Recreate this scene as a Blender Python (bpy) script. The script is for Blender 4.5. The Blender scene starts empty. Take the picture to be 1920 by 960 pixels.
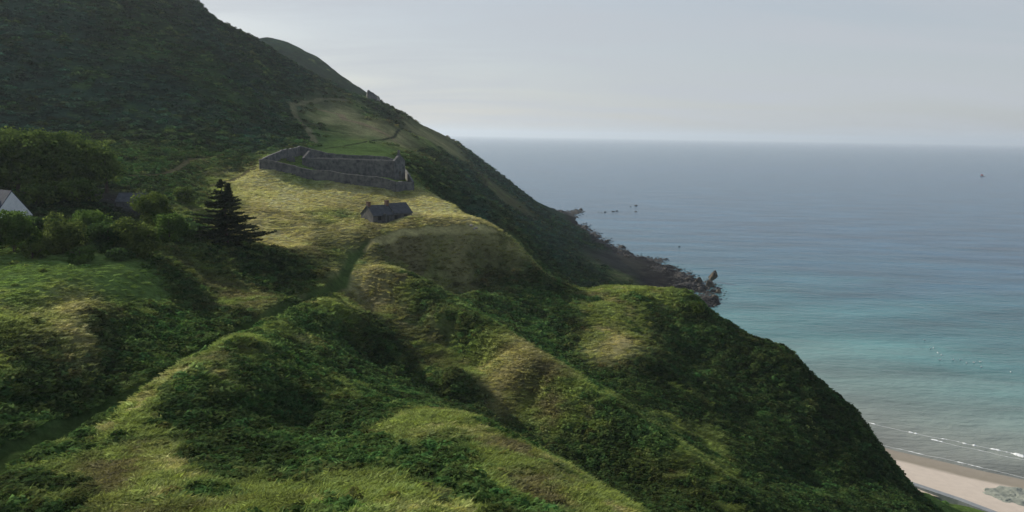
import bpy, math, random
import numpy as np
from mathutils import Vector, Matrix
R = math.radians
random.seed(7); rng = np.random.default_rng(7)
scene = bpy.context.scene
COL = scene.collection

# ------------------------------------------------------------------ camera
CAMH = 85.0
F = 1450.0                                   # focal length in pixels of a 1920 wide frame
PITCH, ROLL = R(8.90), R(0.95)
_f = np.array([0, math.cos(PITCH), -math.sin(PITCH)])
_r0 = np.array([1.0, 0, 0]); _u0 = np.array([0, math.sin(PITCH), math.cos(PITCH)])
_r = _r0*math.cos(ROLL) + _u0*math.sin(ROLL)
_u = _u0*math.cos(ROLL) - _r0*math.sin(ROLL)
cd = bpy.data.cameras.new('camera'); cam = bpy.data.objects.new('camera', cd); COL.objects.link(cam)
cd.sensor_width = 36; cd.lens = 36*F/1920; cd.clip_start = 1; cd.clip_end = 90000
cam.matrix_world = Matrix([[_r[i], _u[i], -_f[i], (0, 0, CAMH)[i]] for i in range(3)] + [[0, 0, 0, 1]])
scene.camera = cam

# ------------------------------------------------------------------ light
SUN_AZ, SUN_EL = R(-48), R(24)               # azimuth from +Y towards +X
sd = Vector((math.sin(SUN_AZ)*math.cos(SUN_EL), math.cos(SUN_AZ)*math.cos(SUN_EL), math.sin(SUN_EL)))
sl = bpy.data.lights.new('sun', 'SUN'); sun = bpy.data.objects.new('sun', sl); COL.objects.link(sun)
sl.energy = 5.0; sl.angle = R(0.6); sl.color = (1.0, 0.92, 0.78)
sun.rotation_euler = sd.to_track_quat('Z', 'Y').to_euler()
sun.location = (-200, 100, 300)
w = bpy.data.worlds.new('World'); scene.world = w; w.use_nodes = True
nt = w.node_tree; nt.nodes.clear()
N = nt.nodes.new; Lk = nt.links.new
sky = N('ShaderNodeTexSky'); sky.sky_type = 'NISHITA'; sky.sun_disc = False
sky.sun_elevation = SUN_EL; sky.sun_rotation = SUN_AZ
sky.air_density = 1.0; sky.dust_density = 1.2; sky.ozone_density = 1.5
tc = N('ShaderNodeTexCoord'); sp = N('ShaderNodeSeparateXYZ'); Lk(tc.outputs['Generated'], sp.inputs[0])
za = N('ShaderNodeMath'); za.operation = 'ADD'; za.inputs[1].default_value = 0.12
zm = N('ShaderNodeMath'); zm.operation = 'MAXIMUM'; zm.inputs[1].default_value = 0.0
Lk(sp.outputs['Z'], zm.inputs[0]); Lk(zm.outputs[0], za.inputs[0])
dx = N('ShaderNodeMath'); dx.operation = 'DIVIDE'; Lk(sp.outputs['X'], dx.inputs[0]); Lk(za.outputs[0], dx.inputs[1])
dy = N('ShaderNodeMath'); dy.operation = 'DIVIDE'; Lk(sp.outputs['Y'], dy.inputs[0]); Lk(za.outputs[0], dy.inputs[1])
cb = N('ShaderNodeCombineXYZ'); Lk(dx.outputs[0], cb.inputs[0]); Lk(dy.outputs[0], cb.inputs[1])
cn = N('ShaderNodeTexNoise'); cn.inputs['Scale'].default_value = 0.8; cn.inputs['Detail'].default_value = 7
cn.inputs['Roughness'].default_value = 0.55; cn.inputs['Distortion'].default_value = 0.6
mpw = N('ShaderNodeMapping'); mpw.inputs['Scale'].default_value = (0.55, 1.5, 1); mpw.inputs['Location'].default_value = (3.1, 1.7, 0)
Lk(cb.outputs[0], mpw.inputs[0]); Lk(mpw.outputs[0], cn.inputs['Vector'])
cr = N('ShaderNodeValToRGB'); cr.color_ramp.elements[0].position = 0.36; cr.color_ramp.elements[0].color = (.70, .70, .70, 1)
cr.color_ramp.elements[1].position = 0.70; cr.color_ramp.elements[1].color = (0.97, .97, .97, 1)
Lk(cn.outputs['Fac'], cr.inputs[0])
ccol = N('ShaderNodeRGB'); ccol.outputs[0].default_value = (4.55, 4.85, 5.25, 1)      # thin high cloud veil
hz = N('ShaderNodeMapRange'); hz.interpolation_type = 'SMOOTHSTEP'; hz.inputs[1].default_value = .20; hz.inputs[2].default_value = .55; hz.inputs[3].default_value = 1.0; hz.inputs[4].default_value = .34
Lk(sp.outputs['Z'], hz.inputs[0])                          # veil low over the sea; unseen upper sky cleared to weaken ambient light
vf = N('ShaderNodeMath'); vf.operation = 'MULTIPLY'; Lk(cr.outputs[0], vf.inputs[0]); Lk(hz.outputs[0], vf.inputs[1])
mix = N('ShaderNodeMixRGB'); Lk(vf.outputs[0], mix.inputs[0]); Lk(sky.outputs[0], mix.inputs[1]); Lk(ccol.outputs[0], mix.inputs[2])
bg = N('ShaderNodeBackground'); bg.inputs['Strength'].default_value = 0.1; Lk(mix.outputs[0], bg.inputs[0])
wo = N('ShaderNodeOutputWorld'); Lk(bg.outputs[0], wo.inputs[0])
scene.view_settings.view_transform = 'Standard'; scene.view_settings.look = 'None'
scene.view_settings.exposure = 0.20; scene.view_settings.gamma = 1
scene.view_settings.use_curve_mapping = False
scene.cycles.max_bounces = 5; scene.cycles.volume_bounces = 0; scene.cycles.transparent_max_bounces = 6
scene.cycles.caustics_reflective = False; scene.cycles.caustics_refractive = False

# ------------------------------------------------------------------ pixel <-> ray
def ray(u, v):
    d = _f + _r*((u-960)/F) + _u*(-(v-480)/F)
    h = math.hypot(d[0], d[1])
    return math.atan2(d[0], d[1]), d[2]/h       # bearing, slope (rise per metre of ground distance)
def at(u, v, r):
    th, t = ray(u, v); return Vector((r*math.sin(th), r*math.cos(th), CAMH + t*r))
def sea_at(u, v, z=0.0):
    th, t = ray(u, v); r = (z-CAMH)/t; return Vector((r*math.sin(th), r*math.cos(th), z))

# ------------------------------------------------------------------ noise
_lat = rng.random((256, 256))
def vnoise(x, y):
    xi = np.floor(x).astype(np.int64); yi = np.floor(y).astype(np.int64)
    fx = x-xi; fy = y-yi; fx = fx*fx*fx*(fx*(fx*6-15)+10); fy = fy*fy*fy*(fy*(fy*6-15)+10)
    a = _lat[xi & 255, yi & 255]; b = _lat[(xi+1) & 255, yi & 255]
    c = _lat[xi & 255, (yi+1) & 255]; d = _lat[(xi+1) & 255, (yi+1) & 255]
    return (a*(1-fx)+b*fx)*(1-fy) + (c*(1-fx)+d*fx)*fy
def fbm(x, y, s, oct=4, g=.5):
    o = np.zeros_like(x, dtype=float); a = 1; tot = 0
    c, sn = math.cos(.6), math.sin(.6); px, py = x/s, y/s
    for k in range(oct):
        o += a*(vnoise(px+17*k, py+31*k)-.5)*2; tot += a; a *= g
        px, py = 2.03*(c*px-sn*py), 2.03*(sn*px+c*py)
    return o/tot

# ------------------------------------------------------------------ terrain control points
# V: (column, row, ground distance in metres) of ground that shows;  Hd: (column, distance, height) of ground hidden behind a rise
V = [
 (0,960,58),(300,960,48),(600,960,43),(900,960,43),(1100,960,48),(1200,960,53),(0,1150,38),(400,1150,32),(800,1150,30),(1200,1150,34),
 (1300,960,84),(1440,960,97),(1550,960,112),(1700,960,130),(1740,960,142),
 (1400,1150,68),(1600,1150,80),(1850,1150,108),
 (800,775,80),(900,790,77),(1000,850,68),(1100,915,60),(640,800,76),(800,860,60),(600,880,56),(900,900,53),(1000,930,52),(450,900,56),(700,830,68),
 (500,780,78),(400,830,68),(300,800,73),(600,740,88),(700,730,98),(800,745,104),(200,860,66),(100,900,63),
 (250,785,75),(350,705,83),(450,655,92),(540,600,112),(620,570,126),(400,760,78),
 (500,680,92),(600,650,109),(700,690,112),(700,640,126),(650,600,124),(640,565,138),(750,690,114),(850,700,112),(900,760,104),(1000,835,99),(1100,880,95),(1200,925,91),
 (655,512,163),(700,508,160),(760,528,153),(800,552,147),(830,585,139),(900,625,130),(1000,680,119),(1130,750,110),(1250,830,103),(1400,930,96),
 (680,575,150),(740,595,144),(800,645,132),(900,690,124),(1000,745,114),(1100,795,106),(1200,855,98),(1300,920,92),(600,590,121),(560,620,112),
 (1000,600,168),(950,550,180),(1100,680,145),(1200,740,132),(1300,820,121),(900,560,178),
 (1100,545,202),(1150,580,178),(1180,650,151),(1250,720,140),(1350,830,125),(1420,900,115),
 (1080,540,215),(1130,538,202),(1200,540,197),(1290,545,192),(1340,590,190),(1400,630,188),(1480,668,186),(1500,690,184),(1550,735,180),(1600,772,176),(1640,830,170),(1680,890,162),(1720,945,152),
 (1250,600,180),(1300,680,166),(1400,720,160),(1400,800,141),(1500,800,150),(1500,900,128),(1600,900,138),(1600,830,156),(1450,850,131),
 (450,330,262),(500,345,246),(600,350,248),(700,365,240),(740,360,246),(400,350,242),(480,400,205),(600,400,212),(720,420,208),(600,440,189),(500,440,184),
 (720,440,193),(800,440,196),(900,440,201),(800,400,219),(850,400,222),(780,360,250),(680,395,224),
 (980,490,197),(1015,518,202),(900,548,176),(830,550,172),
 (1000,490,330),(1000,450,400),(1000,400,560),(1000,375,800),(950,400,330),(900,420,290),(900,380,370),(900,340,500),(900,300,740),(850,385,236),(850,370,300),(850,320,420),(850,280,600),(850,264,690),
 (800,340,290),(800,300,370),(800,260,480),(815,246,640),(770,345,260),(770,300,340),(760,270,430),(755,252,500),
 (1100,530,380),(1100,480,480),(1100,457,560),(1050,520,330),(1050,470,430),(1050,410,720),(1200,537,425),(1150,530,400),(1150,492,490),
 (563,290,296),(640,302,293),(700,287,320),(745,290,310),(748,314,283),(591,316,276),(690,330,262),(733,336,256),(640,323,270),(495,319,257),(545,328,255),(610,340,251),(664,349,248),(728,358,245),(530,300,276),(765,335,262),(600,270,345),(700,268,365),
 (640,230,430),(560,230,410),(720,230,450),(640,195,500),(560,190,470),(740,215,550),(700,192,560),(690,182,600),(760,217,620),(800,240,670),
 (500,70,950),(540,80,950),(600,110,930),(660,155,900),(690,176,880),
 (300,-8,560),(370,5,560),(400,35,560),(430,50,560),(480,72,570),(540,112,580),(600,150,590),(660,180,600),
 (0,-35,570),(200,-22,570),
 (0,250,310),(200,255,310),(400,262,315),(480,270,318),(0,120,380),(200,120,385),(400,120,420),(500,170,430),(500,230,362),(0,0,460),(200,0,480),(300,60,455),(400,60,510),
 (250,290,265),(250,320,240),(350,300,265),(350,340,236),(300,380,205),(240,380,200),(0,400,180),(100,400,178),(0,300,245),(100,300,245),
 (380,430,170),(432,458,163),(0,490,132),(150,500,130),(260,510,125),(340,480,142),
 (0,560,105),(100,540,110),(0,600,98),(0,700,86),(0,800,77),(100,650,93),(100,750,83),(200,600,104),(200,700,91),(150,575,104),(300,550,122),
 (300,640,102),(400,580,118),(400,520,138),(450,480,153),(500,540,140),(520,470,163),(560,470,168),(580,520,152),
 (0,868,70),(150,800,79),(300,716,89),(420,642,103),(540,582,123),(640,526,156),
]
Hd = [
 (1200,230,32),(1200,290,5),(1200,340,-3),(1080,250,36),(1080,290,24),(1340,215,25),(1340,250,5),(1340,300,-4),(1500,205,11),(1500,230,0),(1600,196,6),(1600,215,0.5),(1420,235,4),
 (930,240,50),(1000,232,40),(1060,232,38),(880,245,54),
 (1200,560,-6),(1150,650,-6),(1100,800,-6),(1040,1100,-6),(1400,300,-5),(1500,280,-5),(1600,250,-4),(1380,380,-6),
 (900,900,20),(900,1050,-6),(850,900,40),(850,1100,-6),(800,900,55),(800,1150,-6),(1000,1000,-6),(760,700,85),(760,950,60),(760,1150,-6),
 (300,700,150),(0,700,170),(400,700,145),(500,720,128),(600,720,103),(680,720,95),(690,1150,80),(500,1150,170),(200,900,150),(200,1300,140),(0,900,150),
 (1900,220,-2.5),(1900,300,-5),(1800,200,-.8),(1800,225,-3),(1750,200,-.6),
 (2200,110,10),(2200,150,3),(2200,200,-2),(2200,300,-5),(2200,80,18),(1900,600,-6),(1600,600,-6),(1400,1000,-6),(2200,1000,-6),(1900,100,20),(1500,60,38),
 (1020,25,64),(400,25,64),(-200,25,64),(1800,30,50),
 (-300,60,58),(-300,75,55),(-300,100,60),(-300,150,62),(-300,250,75),(-300,310,82),(-300,400,118),(-300,560,168),(-300,900,140),
 (1500,450,-6),(1900,450,-6),(2200,500,-6),(1300,700,-6),(1600,900,-6),(1200,900,-6),(1200,1300,-6),(1500,1300,-6),(1900,1300,-6),(2200,1300,-6),(1000,1300,-6),(850,1300,-6),
]
CH = [ # chains of (column, row, distance): crests, floors and banks that run on
 [(0,868,70),(150,800,79),(300,716,89),(420,642,103),(540,582,123),(640,526,156),(655,504,168),(700,462,183)],          # sunken track
 [(0,852,70.7),(150,785,79.8),(297,701,89.9),(415,629,104.0),(535,570,124.3),(630,516,156.3)],                            # foot of the left bank
 [(60,862,68.6),(150,812,75.2),(250,757,80),(350,688,86.5),(450,632,98.5),(545,578,120),(630,532,151)],                          # grassy right edge of the track
 [(560,800,80),(640,792,79),(720,780,80),(800,772,80),(900,790,76),(1000,850,67),(1100,912,60),(1200,958,53)],         # near ridge crest
 [(700,700,120),(800,735,112),(900,775,106),(1000,843,98),(1100,888,94),(1200,930,90)],                                  # gully floor behind it
 [(655,512,163),(700,508,160),(760,526,154),(800,550,148),(830,583,141),(900,625,131),(1000,680,119),(1130,750,110),(1250,830,103),(1400,930,96)],
 [(665,545,158),(735,568,151),(790,600,144),(840,630,136),(900,668,127)],                                                # shaded face under that crest
 [(860,565,166),(950,620,150),(1040,680,140),(1130,732,131),(1250,795,122),(1390,908,110)],
 [(1130,538,202),(1150,580,178),(1180,650,152),(1250,720,140),(1350,830,125),(1420,900,115)],
 [(1040,537,222),(1080,543,215),(1130,538,203),(1200,539,197),(1290,545,192),(1340,590,190),(1400,630,188),(1480,666,186),(1502,690,184),(1550,735,180),(1600,770,176),(1640,830,170),(1680,890,162),(1720,945,152)],
 [(500,444,186),(560,446,187),(640,446,189),(720,441,193),(800,439,197),(900,438,202),(935,440,204)],                    # lip of the field
 [(500,462,176),(560,468,171),(620,482,172),(690,478,182),(740,503,187),(790,520,188),(850,528,190),(900,520,193),(950,505,198)],       # foot of the steep bank
 [(935,440,204),(965,462,204),(1000,495,203),(1018,516,202)],
 [(0,560,105),(100,540,110),(200,520,119),(260,508,126)],                                                               # lawn edge
 [(0,590,101),(100,566,107),(200,545,115),(270,525,123)],
 [(770,345,260),(850,385,236),(900,415,222),(935,440,205)],
 [(445,640,93),(500,700,87)],
]
SHELF = [(1052,399),(1075,410),(1100,430),(1130,454),(1165,472),(1205,484),(1245,494),(1280,512),(1315,530),(1338,548),(1338,568),(1330,580)]
ZV = [(1240,528,1.0),(1275,545,.8),(1300,556,.7),(1320,572,.4),(1690,908,3.6),(1740,927,3.6),(1800,947,3.6),(1850,964,3.6),(1930,994,3.6),(1740,950,7),(1800,975,6.5),(1900,1020,6)]
def build_rbf():
    for (u0, v0), (u1, v1) in zip(SHELF[:-1], SHELF[1:]):       # low rocky shelf along the waterline
        for k in range(2):
            u, v = u0+(u1-u0)*k/2, v0+(v1-v0)*k/2
            V.append((u, v, (.35-CAMH)/ray(u, v)[1])); V.append((u+5, v-5, 1.035*(.35-CAMH)/ray(u+5, v-5)[1]+6))
    for u, v, z in ZV: V.append((u, v, (z-CAMH)/ray(u, v)[1]))
    for c in CH:
        for (u0, v0, r0), (u1, v1, r1) in zip(c[:-1], c[1:]):
            n = max(1, round(abs(u1-u0)/38))
            for k in range(n):
                t_ = k/n; V.append((u0+(u1-u0)*t_, v0+(v1-v0)*t_, r0*(r1/r0)**t_))
        V.append(c[-1])
    # two points at nearly the same place would fight: keep the chain's
    keep = []
    for i, p in enumerate(V):
        if all(math.hypot(ray(p[0], p[1])[0]-ray(q[0], q[1])[0], .55*math.log(p[2]/q[2])) > .006 for q in V[i+1:]): keep.append(p)
    V[:] = keep
    th, lr, t = [], [], []
    for u, v, r in V:
        a, s = ray(u, v); th.append(a); lr.append(math.log(r)); t.append(s)
    for u, r, z in Hd:
        a, s = ray(u, 480); th.append(a); lr.append(math.log(r)); t.append((z-CAMH)/r)
    return np.array(th), np.array(lr), np.array(t)
cth, clr, ct = build_rbf()
WL = 0.55
def kern(d2): return np.sqrt(d2 + 0.006**2)
def rbf_fit():
    n = len(cth); d2 = (cth[:, None]-cth[None])**2 + (WL*(clr[:, None]-clr[None]))**2
    A = np.zeros((n+3, n+3)); A[:n, :n] = kern(d2) - np.eye(n)*0.0002
    P = np.stack([np.ones(n), cth, clr], 1); A[:n, n:] = P; A[n:, :n] = P.T
    return np.linalg.solve(A, np.concatenate([ct, np.zeros(3)]))
coef = rbf_fit()
TH0, TH1, LR0, LR1 = R(-52), R(50), math.log(22.0), math.log(1300.0)
def rbf_eval(th, lr):
    o = coef[-3] + coef[-2]*th + coef[-1]*lr
    for k in range(len(cth)):
        o = o + coef[k]*kern((th-cth[k])**2 + (WL*(lr-clr[k]))**2)
    return o
NC, NRW = 420, 620
gth = np.linspace(TH0, TH1, NC); glr = np.linspace(LR0, LR1, NRW)
TT, LL = np.meshgrid(gth, glr, indexing='ij')
T0 = rbf_eval(TT, LL)
def bil(G, th, lr):
    a = np.clip((np.asarray(th)-TH0)/(TH1-TH0)*(G.shape[0]-1), 0, G.shape[0]-1.001)
    b = np.clip((np.asarray(lr)-LR0)/(LR1-LR0)*(G.shape[1]-1), 0, G.shape[1]-1.001)
    i = a.astype(int); j = b.astype(int); fa = a-i; fb = b-j
    if G.ndim == 3: fa = fa[..., None]; fb = fb[..., None]
    return (G[i, j]*(1-fa)+G[i+1, j]*fa)*(1-fb) + (G[i, j+1]*(1-fa)+G[i+1, j+1]*fa)*fb
def hit_on(G, u, v):
    """first ground met by the ray through a pixel, G = slope field"""
    th, t = ray(u, v)
    lr = np.linspace(LR0, LR1, 3000)
    g = bil(G, np.full_like(lr, th), lr)
    k = np.nonzero(g >= t)[0]
    return th, (lr[k[0]] if len(k) else LR1)

# ------------------------------------------------------------------ land cover
TYPES = 'GBDOMRHKS'
CALB = dict(G=(.038, .066, .023), B=(.064, .120, .036), D=(.39, .355, .165), O=(.150, .190, .055), M=(.105, .165, .045),
            R=(.118, .112, .054), H=(.042, .088, .052), K=(.050, .048, .045), S=(.20, .19, .17))  # R: dead brown grass, also dry slopes with shade put into the colour
LAB = """
O 900 930;O 700 900;O 1100 940;O 800 800;O 950 850;B 700 860;B 820 870;O 500 930;G 60 940;R 250 880;O 120 850;O 350 930;O 300 900;B 950 950;R 1000 930;
G 450 800;G 350 780;G 550 760;G 650 780;G 400 860;G 650 700;G 800 700;G 550 860;B 600 830;B 560 700;B 480 740;B 620 640;B 500 640;O 440 648;O 480 622;O 520 600;O 390 672;O 340 705;O 590 560;O 610 548;B 440 690;B 350 720;B 560 590;O 260 770;O 200 810;
G 720 620;R 700 560;R 760 590;R 820 630;D 690 525;O 760 535;D 665 510;B 800 555;O 850 640;O 900 660;D 960 690;R 980 720;O 1000 760;G 1000 800;G 900 760;G 1100 860;G 1200 900;O 1050 740;O 1100 770;G 1150 810;O 1200 830;G 1300 900;O 1300 870;G 1400 950;
G 620 760;B 700 740;
B 900 560;B 950 600;B 1000 640;B 880 600;B 1060 690;B 1140 720;G 1200 760;G 1280 820;G 850 540;G 930 530;B 1040 570;B 1000 560;G 1060 610;O 1130 570;D 1150 640;O 1180 610;O 1120 620;G 1210 700;G 1260 740;O 1200 560;O 1150 545;O 1260 555;G 1250 620;G 1350 680;G 1450 720;G 1300 760;G 1400 850;G 1500 800;G 1500 900;G 1600 900;B 1310 610;B 1280 580;G 1420 660;G 1550 780;G 1650 930;G 1460 860;G 1380 780;O 1330 820;G 1500 850;
R 740 475;R 730 458;R 790 454;R 850 453;R 905 452;R 700 472;R 800 480;R 860 475;R 700 480;D 850 500;O 830 520;R 780 510;G 940 490;G 960 520;O 1000 490;G 900 510;O 950 455;G 1000 520;
D 480 350;D 550 380;D 620 380;D 560 420;D 650 430;D 740 435;D 800 430;D 860 430;D 820 400;D 780 380;D 880 420;D 900 440;D 440 340;D 500 430;D 660 360;D 720 370;O 620 400;O 420 350;D 930 440;D 960 460;O 990 480;
G 620 480;R 580 470;D 540 450;R 640 470;G 700 465;M 660 480;M 600 318;M 640 324;M 690 331;M 730 336;O 530 300;M 560 306;M 655 500;
B 290 300;B 350 300;B 230 330;B 400 295;G 350 330;G 300 350;G 440 310;O 400 330;B 350 370;O 380 400;K 245 380;G 60 400;G 160 400;G 330 440;G 440 470;G 520 490;G 560 510;G 400 490;G 480 480;
M 100 520;M 30 520;M 180 515;M 30 545;M 240 512;
O 60 580;D 100 590;D 140 600;O 20 580;G 100 620;G 50 700;G 200 620;G 200 700;G 100 760;G 300 600;R 430 560;R 400 530;G 350 530;O 390 500;B 380 640;B 300 660;B 360 620;G 450 590;G 150 820;G 30 830;G 400 600;G 520 550;R 460 570;G 580 540;
M 650 240;M 600 250;M 640 265;D 640 210;D 660 230;D 700 240;D 620 205;O 700 215;O 680 200;M 700 260;M 720 280;G 720 215;G 750 225;H 700 195;H 660 180;D 770 240;D 740 255;G 780 235;O 600 210;B 570 250;G 735 218;G 715 212;G 725 232;G 745 238;H 610 200;D 615 225;D 665 245;O 625 245;G 690 225;D 690 250;H 560 200;H 550 240;B 600 240;O 740 275;D 790 245;G 760 205;
H 100 100;H 50 200;H 200 200;H 300 150;H 400 200;H 450 150;H 500 200;H 450 250;B 250 60;B 300 90;G 350 100;B 380 120;G 200 40;G 280 20;H 150 30;H 300 230;G 450 100;H 400 80;G 520 150;H 560 150;G 330 60;B 420 160;G 470 190;B 430 205;G 620 190;G 500 130;H 100 250;G 300 265;G 400 270;G 200 265;H 460 270;G 560 110;G 640 160;G 600 130;H 520 90;
G 800 290;G 780 300;H 850 300;G 820 350;H 880 330;H 900 400;G 950 420;O 800 265;H 1000 420;H 1050 480;H 950 350;G 1000 470;G 1080 500;H 1130 510;O 1180 525;K 1200 522;K 1160 500;H 1050 430;R 960 380;K 1220 532;O 1150 515;
M 1750 950;M 1800 955;M 1770 940;G 1720 930;M 1850 958
"""
lth, llr, lty = [], [], []
for it in LAB.replace('\n', '').split(';'):
    it = it.strip()
    if not it: continue
    k, u, v = it.split(); a, l = hit_on(T0, float(u), float(v))
    lth.append(a); llr.append(l); lty.append(TYPES.index(k))
lth, llr, lty = map(np.array, (lth, llr, lty))
def cover_grid():
    W = np.full(TT.shape+(len(TYPES),), 1e-9)
    dmin = np.full(TT.shape, 9.0)
    D = []
    for a, l in zip(lth, llr):
        d = np.sqrt((TT-a)**2 + (.40*(LL-l))**2); D.append(d); dmin = np.minimum(dmin, d)
    for d, k in zip(D, lty):
        W[..., k] += np.exp(-(d-dmin)/0.010)
    return W/W.sum(-1, keepdims=True)
CG = cover_grid()

# ------------------------------------------------------------------ fine grid
FC, FR = 900, 1150
fth = np.linspace(TH0, TH1, FC); flr = np.linspace(LR0, LR1, FR)
FT, FL = np.meshgrid(fth, flr, indexing='ij')
FRr = np.exp(FL); X = FRr*np.sin(FT); Y = FRr*np.cos(FT)
Z = CAMH + bil(T0, FT, FL)*FRr
wx = fbm(X, Y, 14, 4)*.5 + fbm(X, Y, 4, 3)*.25; wy = fbm(X+500, Y, 14, 4)*.5 + fbm(X+500, Y, 4, 3)*.25
CW = bil(CG, FT + wx*5.0/FRr, FL + wy*9.0/FRr)
# patches of one plant cover growing within another
def move(a, b, amt):
    k = CW[..., TYPES.index(a)]*np.clip(amt, 0, 1); CW[..., TYPES.index(a)] -= k; CW[..., TYPES.index(b)] += k
n1 = fbm(X+300, Y+70, 6.5, 4, .6); n2 = fbm(X-200, Y+170, 4.0, 4, .6); n3 = fbm(X+30, Y-300, 9.0, 4, .6)
move('O', 'B', (n1-.15)*4); move('O', 'D', (n2-.30)*3); move('O', 'R', (n3-.22)*4)
move('G', 'B', (n2-.14)*3); move('B', 'G', (-n1-.06)*4); move('G', 'O', (n3-.36)*4); move('D', 'O', (n1-.2)*1.2); move('R', 'O', (n2-.1)*3)
move('H', 'B', (n3-.2)*4); move('H', 'G', (n1-.1)*4)
rough = CW @ np.array([1.0, 1.0, .18, .7, .12, .8, 1.0, .7, .3])
near = np.clip(1.2-FRr/260, 0, 1)
far = np.clip((FRr-280)/200, 0, 1)
Z += rough*(0.50*fbm(X, Y, 8, 4) + .30*fbm(X, Y, 2.6, 2)*near)
Z += far*rough*(2.6*fbm(X, Y, 38, 5, .55))
# downslope runnels of the far hillside
q = (X*.80 + Y*.35); p = (-X*.35 + Y*.80)
Z += far*np.clip((Z-60)/50, 0, 1)*1.8*fbm(q/2.6, p, 11, 4)
# runnels on the seaward slopes
Z += (CW[..., TYPES.index('G')]+CW[..., TYPES.index('H')])*np.clip((X-20)/40, 0, 1)*1.0*fbm((X*.9-Y*.5), (X*.5+Y*.9)/2.4, 8, 4)

# paths: worn strips along polylines in the world
def poly_world(pts, G=T0):
    o = []
    for u, v in pts:
        a, l = hit_on(G, u, v); r = math.exp(l); o.append((r*math.sin(a), r*math.cos(a)))
    return o
def dist_poly(poly):
    d = np.full(X.shape, 1e9)
    for (x0, y0), (x1, y1) in zip(poly[:-1], poly[1:]):
        L2 = (x1-x0)**2+(y1-y0)**2+1e-9
        t = np.clip(((X-x0)*(x1-x0)+(Y-y0)*(y1-y0))/L2, 0, 1)
        d = np.minimum(d, np.hypot(X-x0-t*(x1-x0), Y-y0-t*(y1-y0)))
    return d
CALN = np.array([CALB[k] for k in TYPES])
colr = CW @ CALN
PATHMASK = np.zeros_like(X)
main_path = [at(u, v, r)[:2] for u, v, r in [(-150, 960, 58), (0, 868, 70), (150, 800, 79), (300, 716, 89), (420, 642, 103), (540, 582, 123), (640, 526, 156), (652, 505, 168), (664, 482, 180), (690, 464, 187)]]
paths = [(main_path, 1.1, (.080, .125, .036), .6), (poly_world([(690, 462), (715, 448), (745, 437), (800, 431), (870, 430), (925, 432)]), 1.1, (.36, .33, .15), 0),
         (poly_world([(590, 268), (575, 240), (552, 215), (548, 200), (570, 190), (610, 188), (650, 192)]), 1.7, (.24, .23, .12), 0),
         (poly_world([(600, 205), (640, 215), (645, 225), (700, 240), (740, 262)]), 2.0, (.33, .25, .14), 0),
         (poly_world([(730, 200), (770, 215), (800, 242)]), 1.5, (.25, .22, .12), 0),
         (poly_world([(610, 278), (680, 268), (740, 256), (770, 246)]), .7, (.035, .045, .02), 0),
         (poly_world([(400, 350), (460, 325), (480, 312)]), .8, (.22, .19, .09), 0),
         (poly_world([(240, 332), (310, 326), (360, 300), (410, 292)]), 1.0, (.24, .21, .1), 0)]
for pl, wd, c, dip in paths:
    d = dist_poly(pl); m = np.clip(1.5 - d/wd, 0, 1)
    m = m*m*(3-2*m)
    colr = colr*(1-m[..., None]) + np.array(c)*m[..., None]
    PATHMASK = np.maximum(PATHMASK, np.clip(1.75 - d/wd, 0, 1) if dip else m)
    if dip: Z -= dip*m
Z = np.maximum(Z, -7.5)
crag = np.clip((3.2-np.abs(Z-.2))/2.0, 0, 1)*np.clip((FRr-300)/20, 0, 1)
Z += crag*(1.5*fbm(X, Y, 7, 4, .6)+.1)
# bare boulder apron where the seaward slope meets the sea
low = np.clip((5.0-Z)/3.0, 0, 1)*np.clip((FRr-215)/15, 0, 1)
colr = colr*(1-low[..., None]) + np.array((.026, .025, .024))*low[..., None]
colr_c = colr.copy()
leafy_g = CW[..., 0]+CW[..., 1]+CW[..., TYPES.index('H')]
colr = colr*(1-.35*leafy_g)[..., None]          # ground colour darkened under bracken so gaps between fronds read dark
var = 1 + .32*fbm(X, Y, 22, 3) + .35*fbm(X+90, Y, 3.2, 3)
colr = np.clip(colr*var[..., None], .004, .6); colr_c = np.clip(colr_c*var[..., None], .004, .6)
ZS = (Z-CAMH)/FRr
def ground(x, y):
    th = math.atan2(x, y); lr = math.log(math.hypot(x, y)); return CAMH + float(bil(ZS, th, lr))*math.exp(lr)
def hit(u, v):
    th, lr = hit_on(ZS, u, v); r = math.exp(lr); return Vector((r*math.sin(th), r*math.cos(th), CAMH+float(bil(ZS, th, lr))*r))

# ------------------------------------------------------------------ object helpers
def tag(o, label=None, cat=None, group=None, kind=None):
    if label: o['label'] = label
    if cat: o['category'] = cat
    if group: o['group'] = group
    if kind: o['kind'] = kind
    return o
def link(o, parent=None):
    COL.objects.link(o)
    if parent: o.parent = parent
    return o
def empty(name, loc, rz=0.0):
    o = bpy.data.objects.new(name, None); o.empty_display_size = .5; o.location = loc; o.rotation_euler[2] = rz
    return link(o)
def np_mesh(name, verts, faces_n, idx, mat, smooth=False):
    """faces_n: verts per face (const)"""
    me = bpy.data.meshes.new(name); verts = np.asarray(verts, dtype=np.float32); idx = np.asarray(idx, dtype=np.int32).ravel()
    nf = len(idx)//faces_n
    me.vertices.add(len(verts)); me.vertices.foreach_set('co', verts.ravel())
    me.loops.add(len(idx)); me.loops.foreach_set('vertex_index', idx)
    me.polygons.add(nf); me.polygons.foreach_set('loop_start', np.arange(nf, dtype=np.int32)*faces_n)
    if smooth: me.polygons.foreach_set('use_smooth', np.ones(nf, dtype=bool))
    me.update(calc_edges=True); me.materials.append(mat)
    return me
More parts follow.
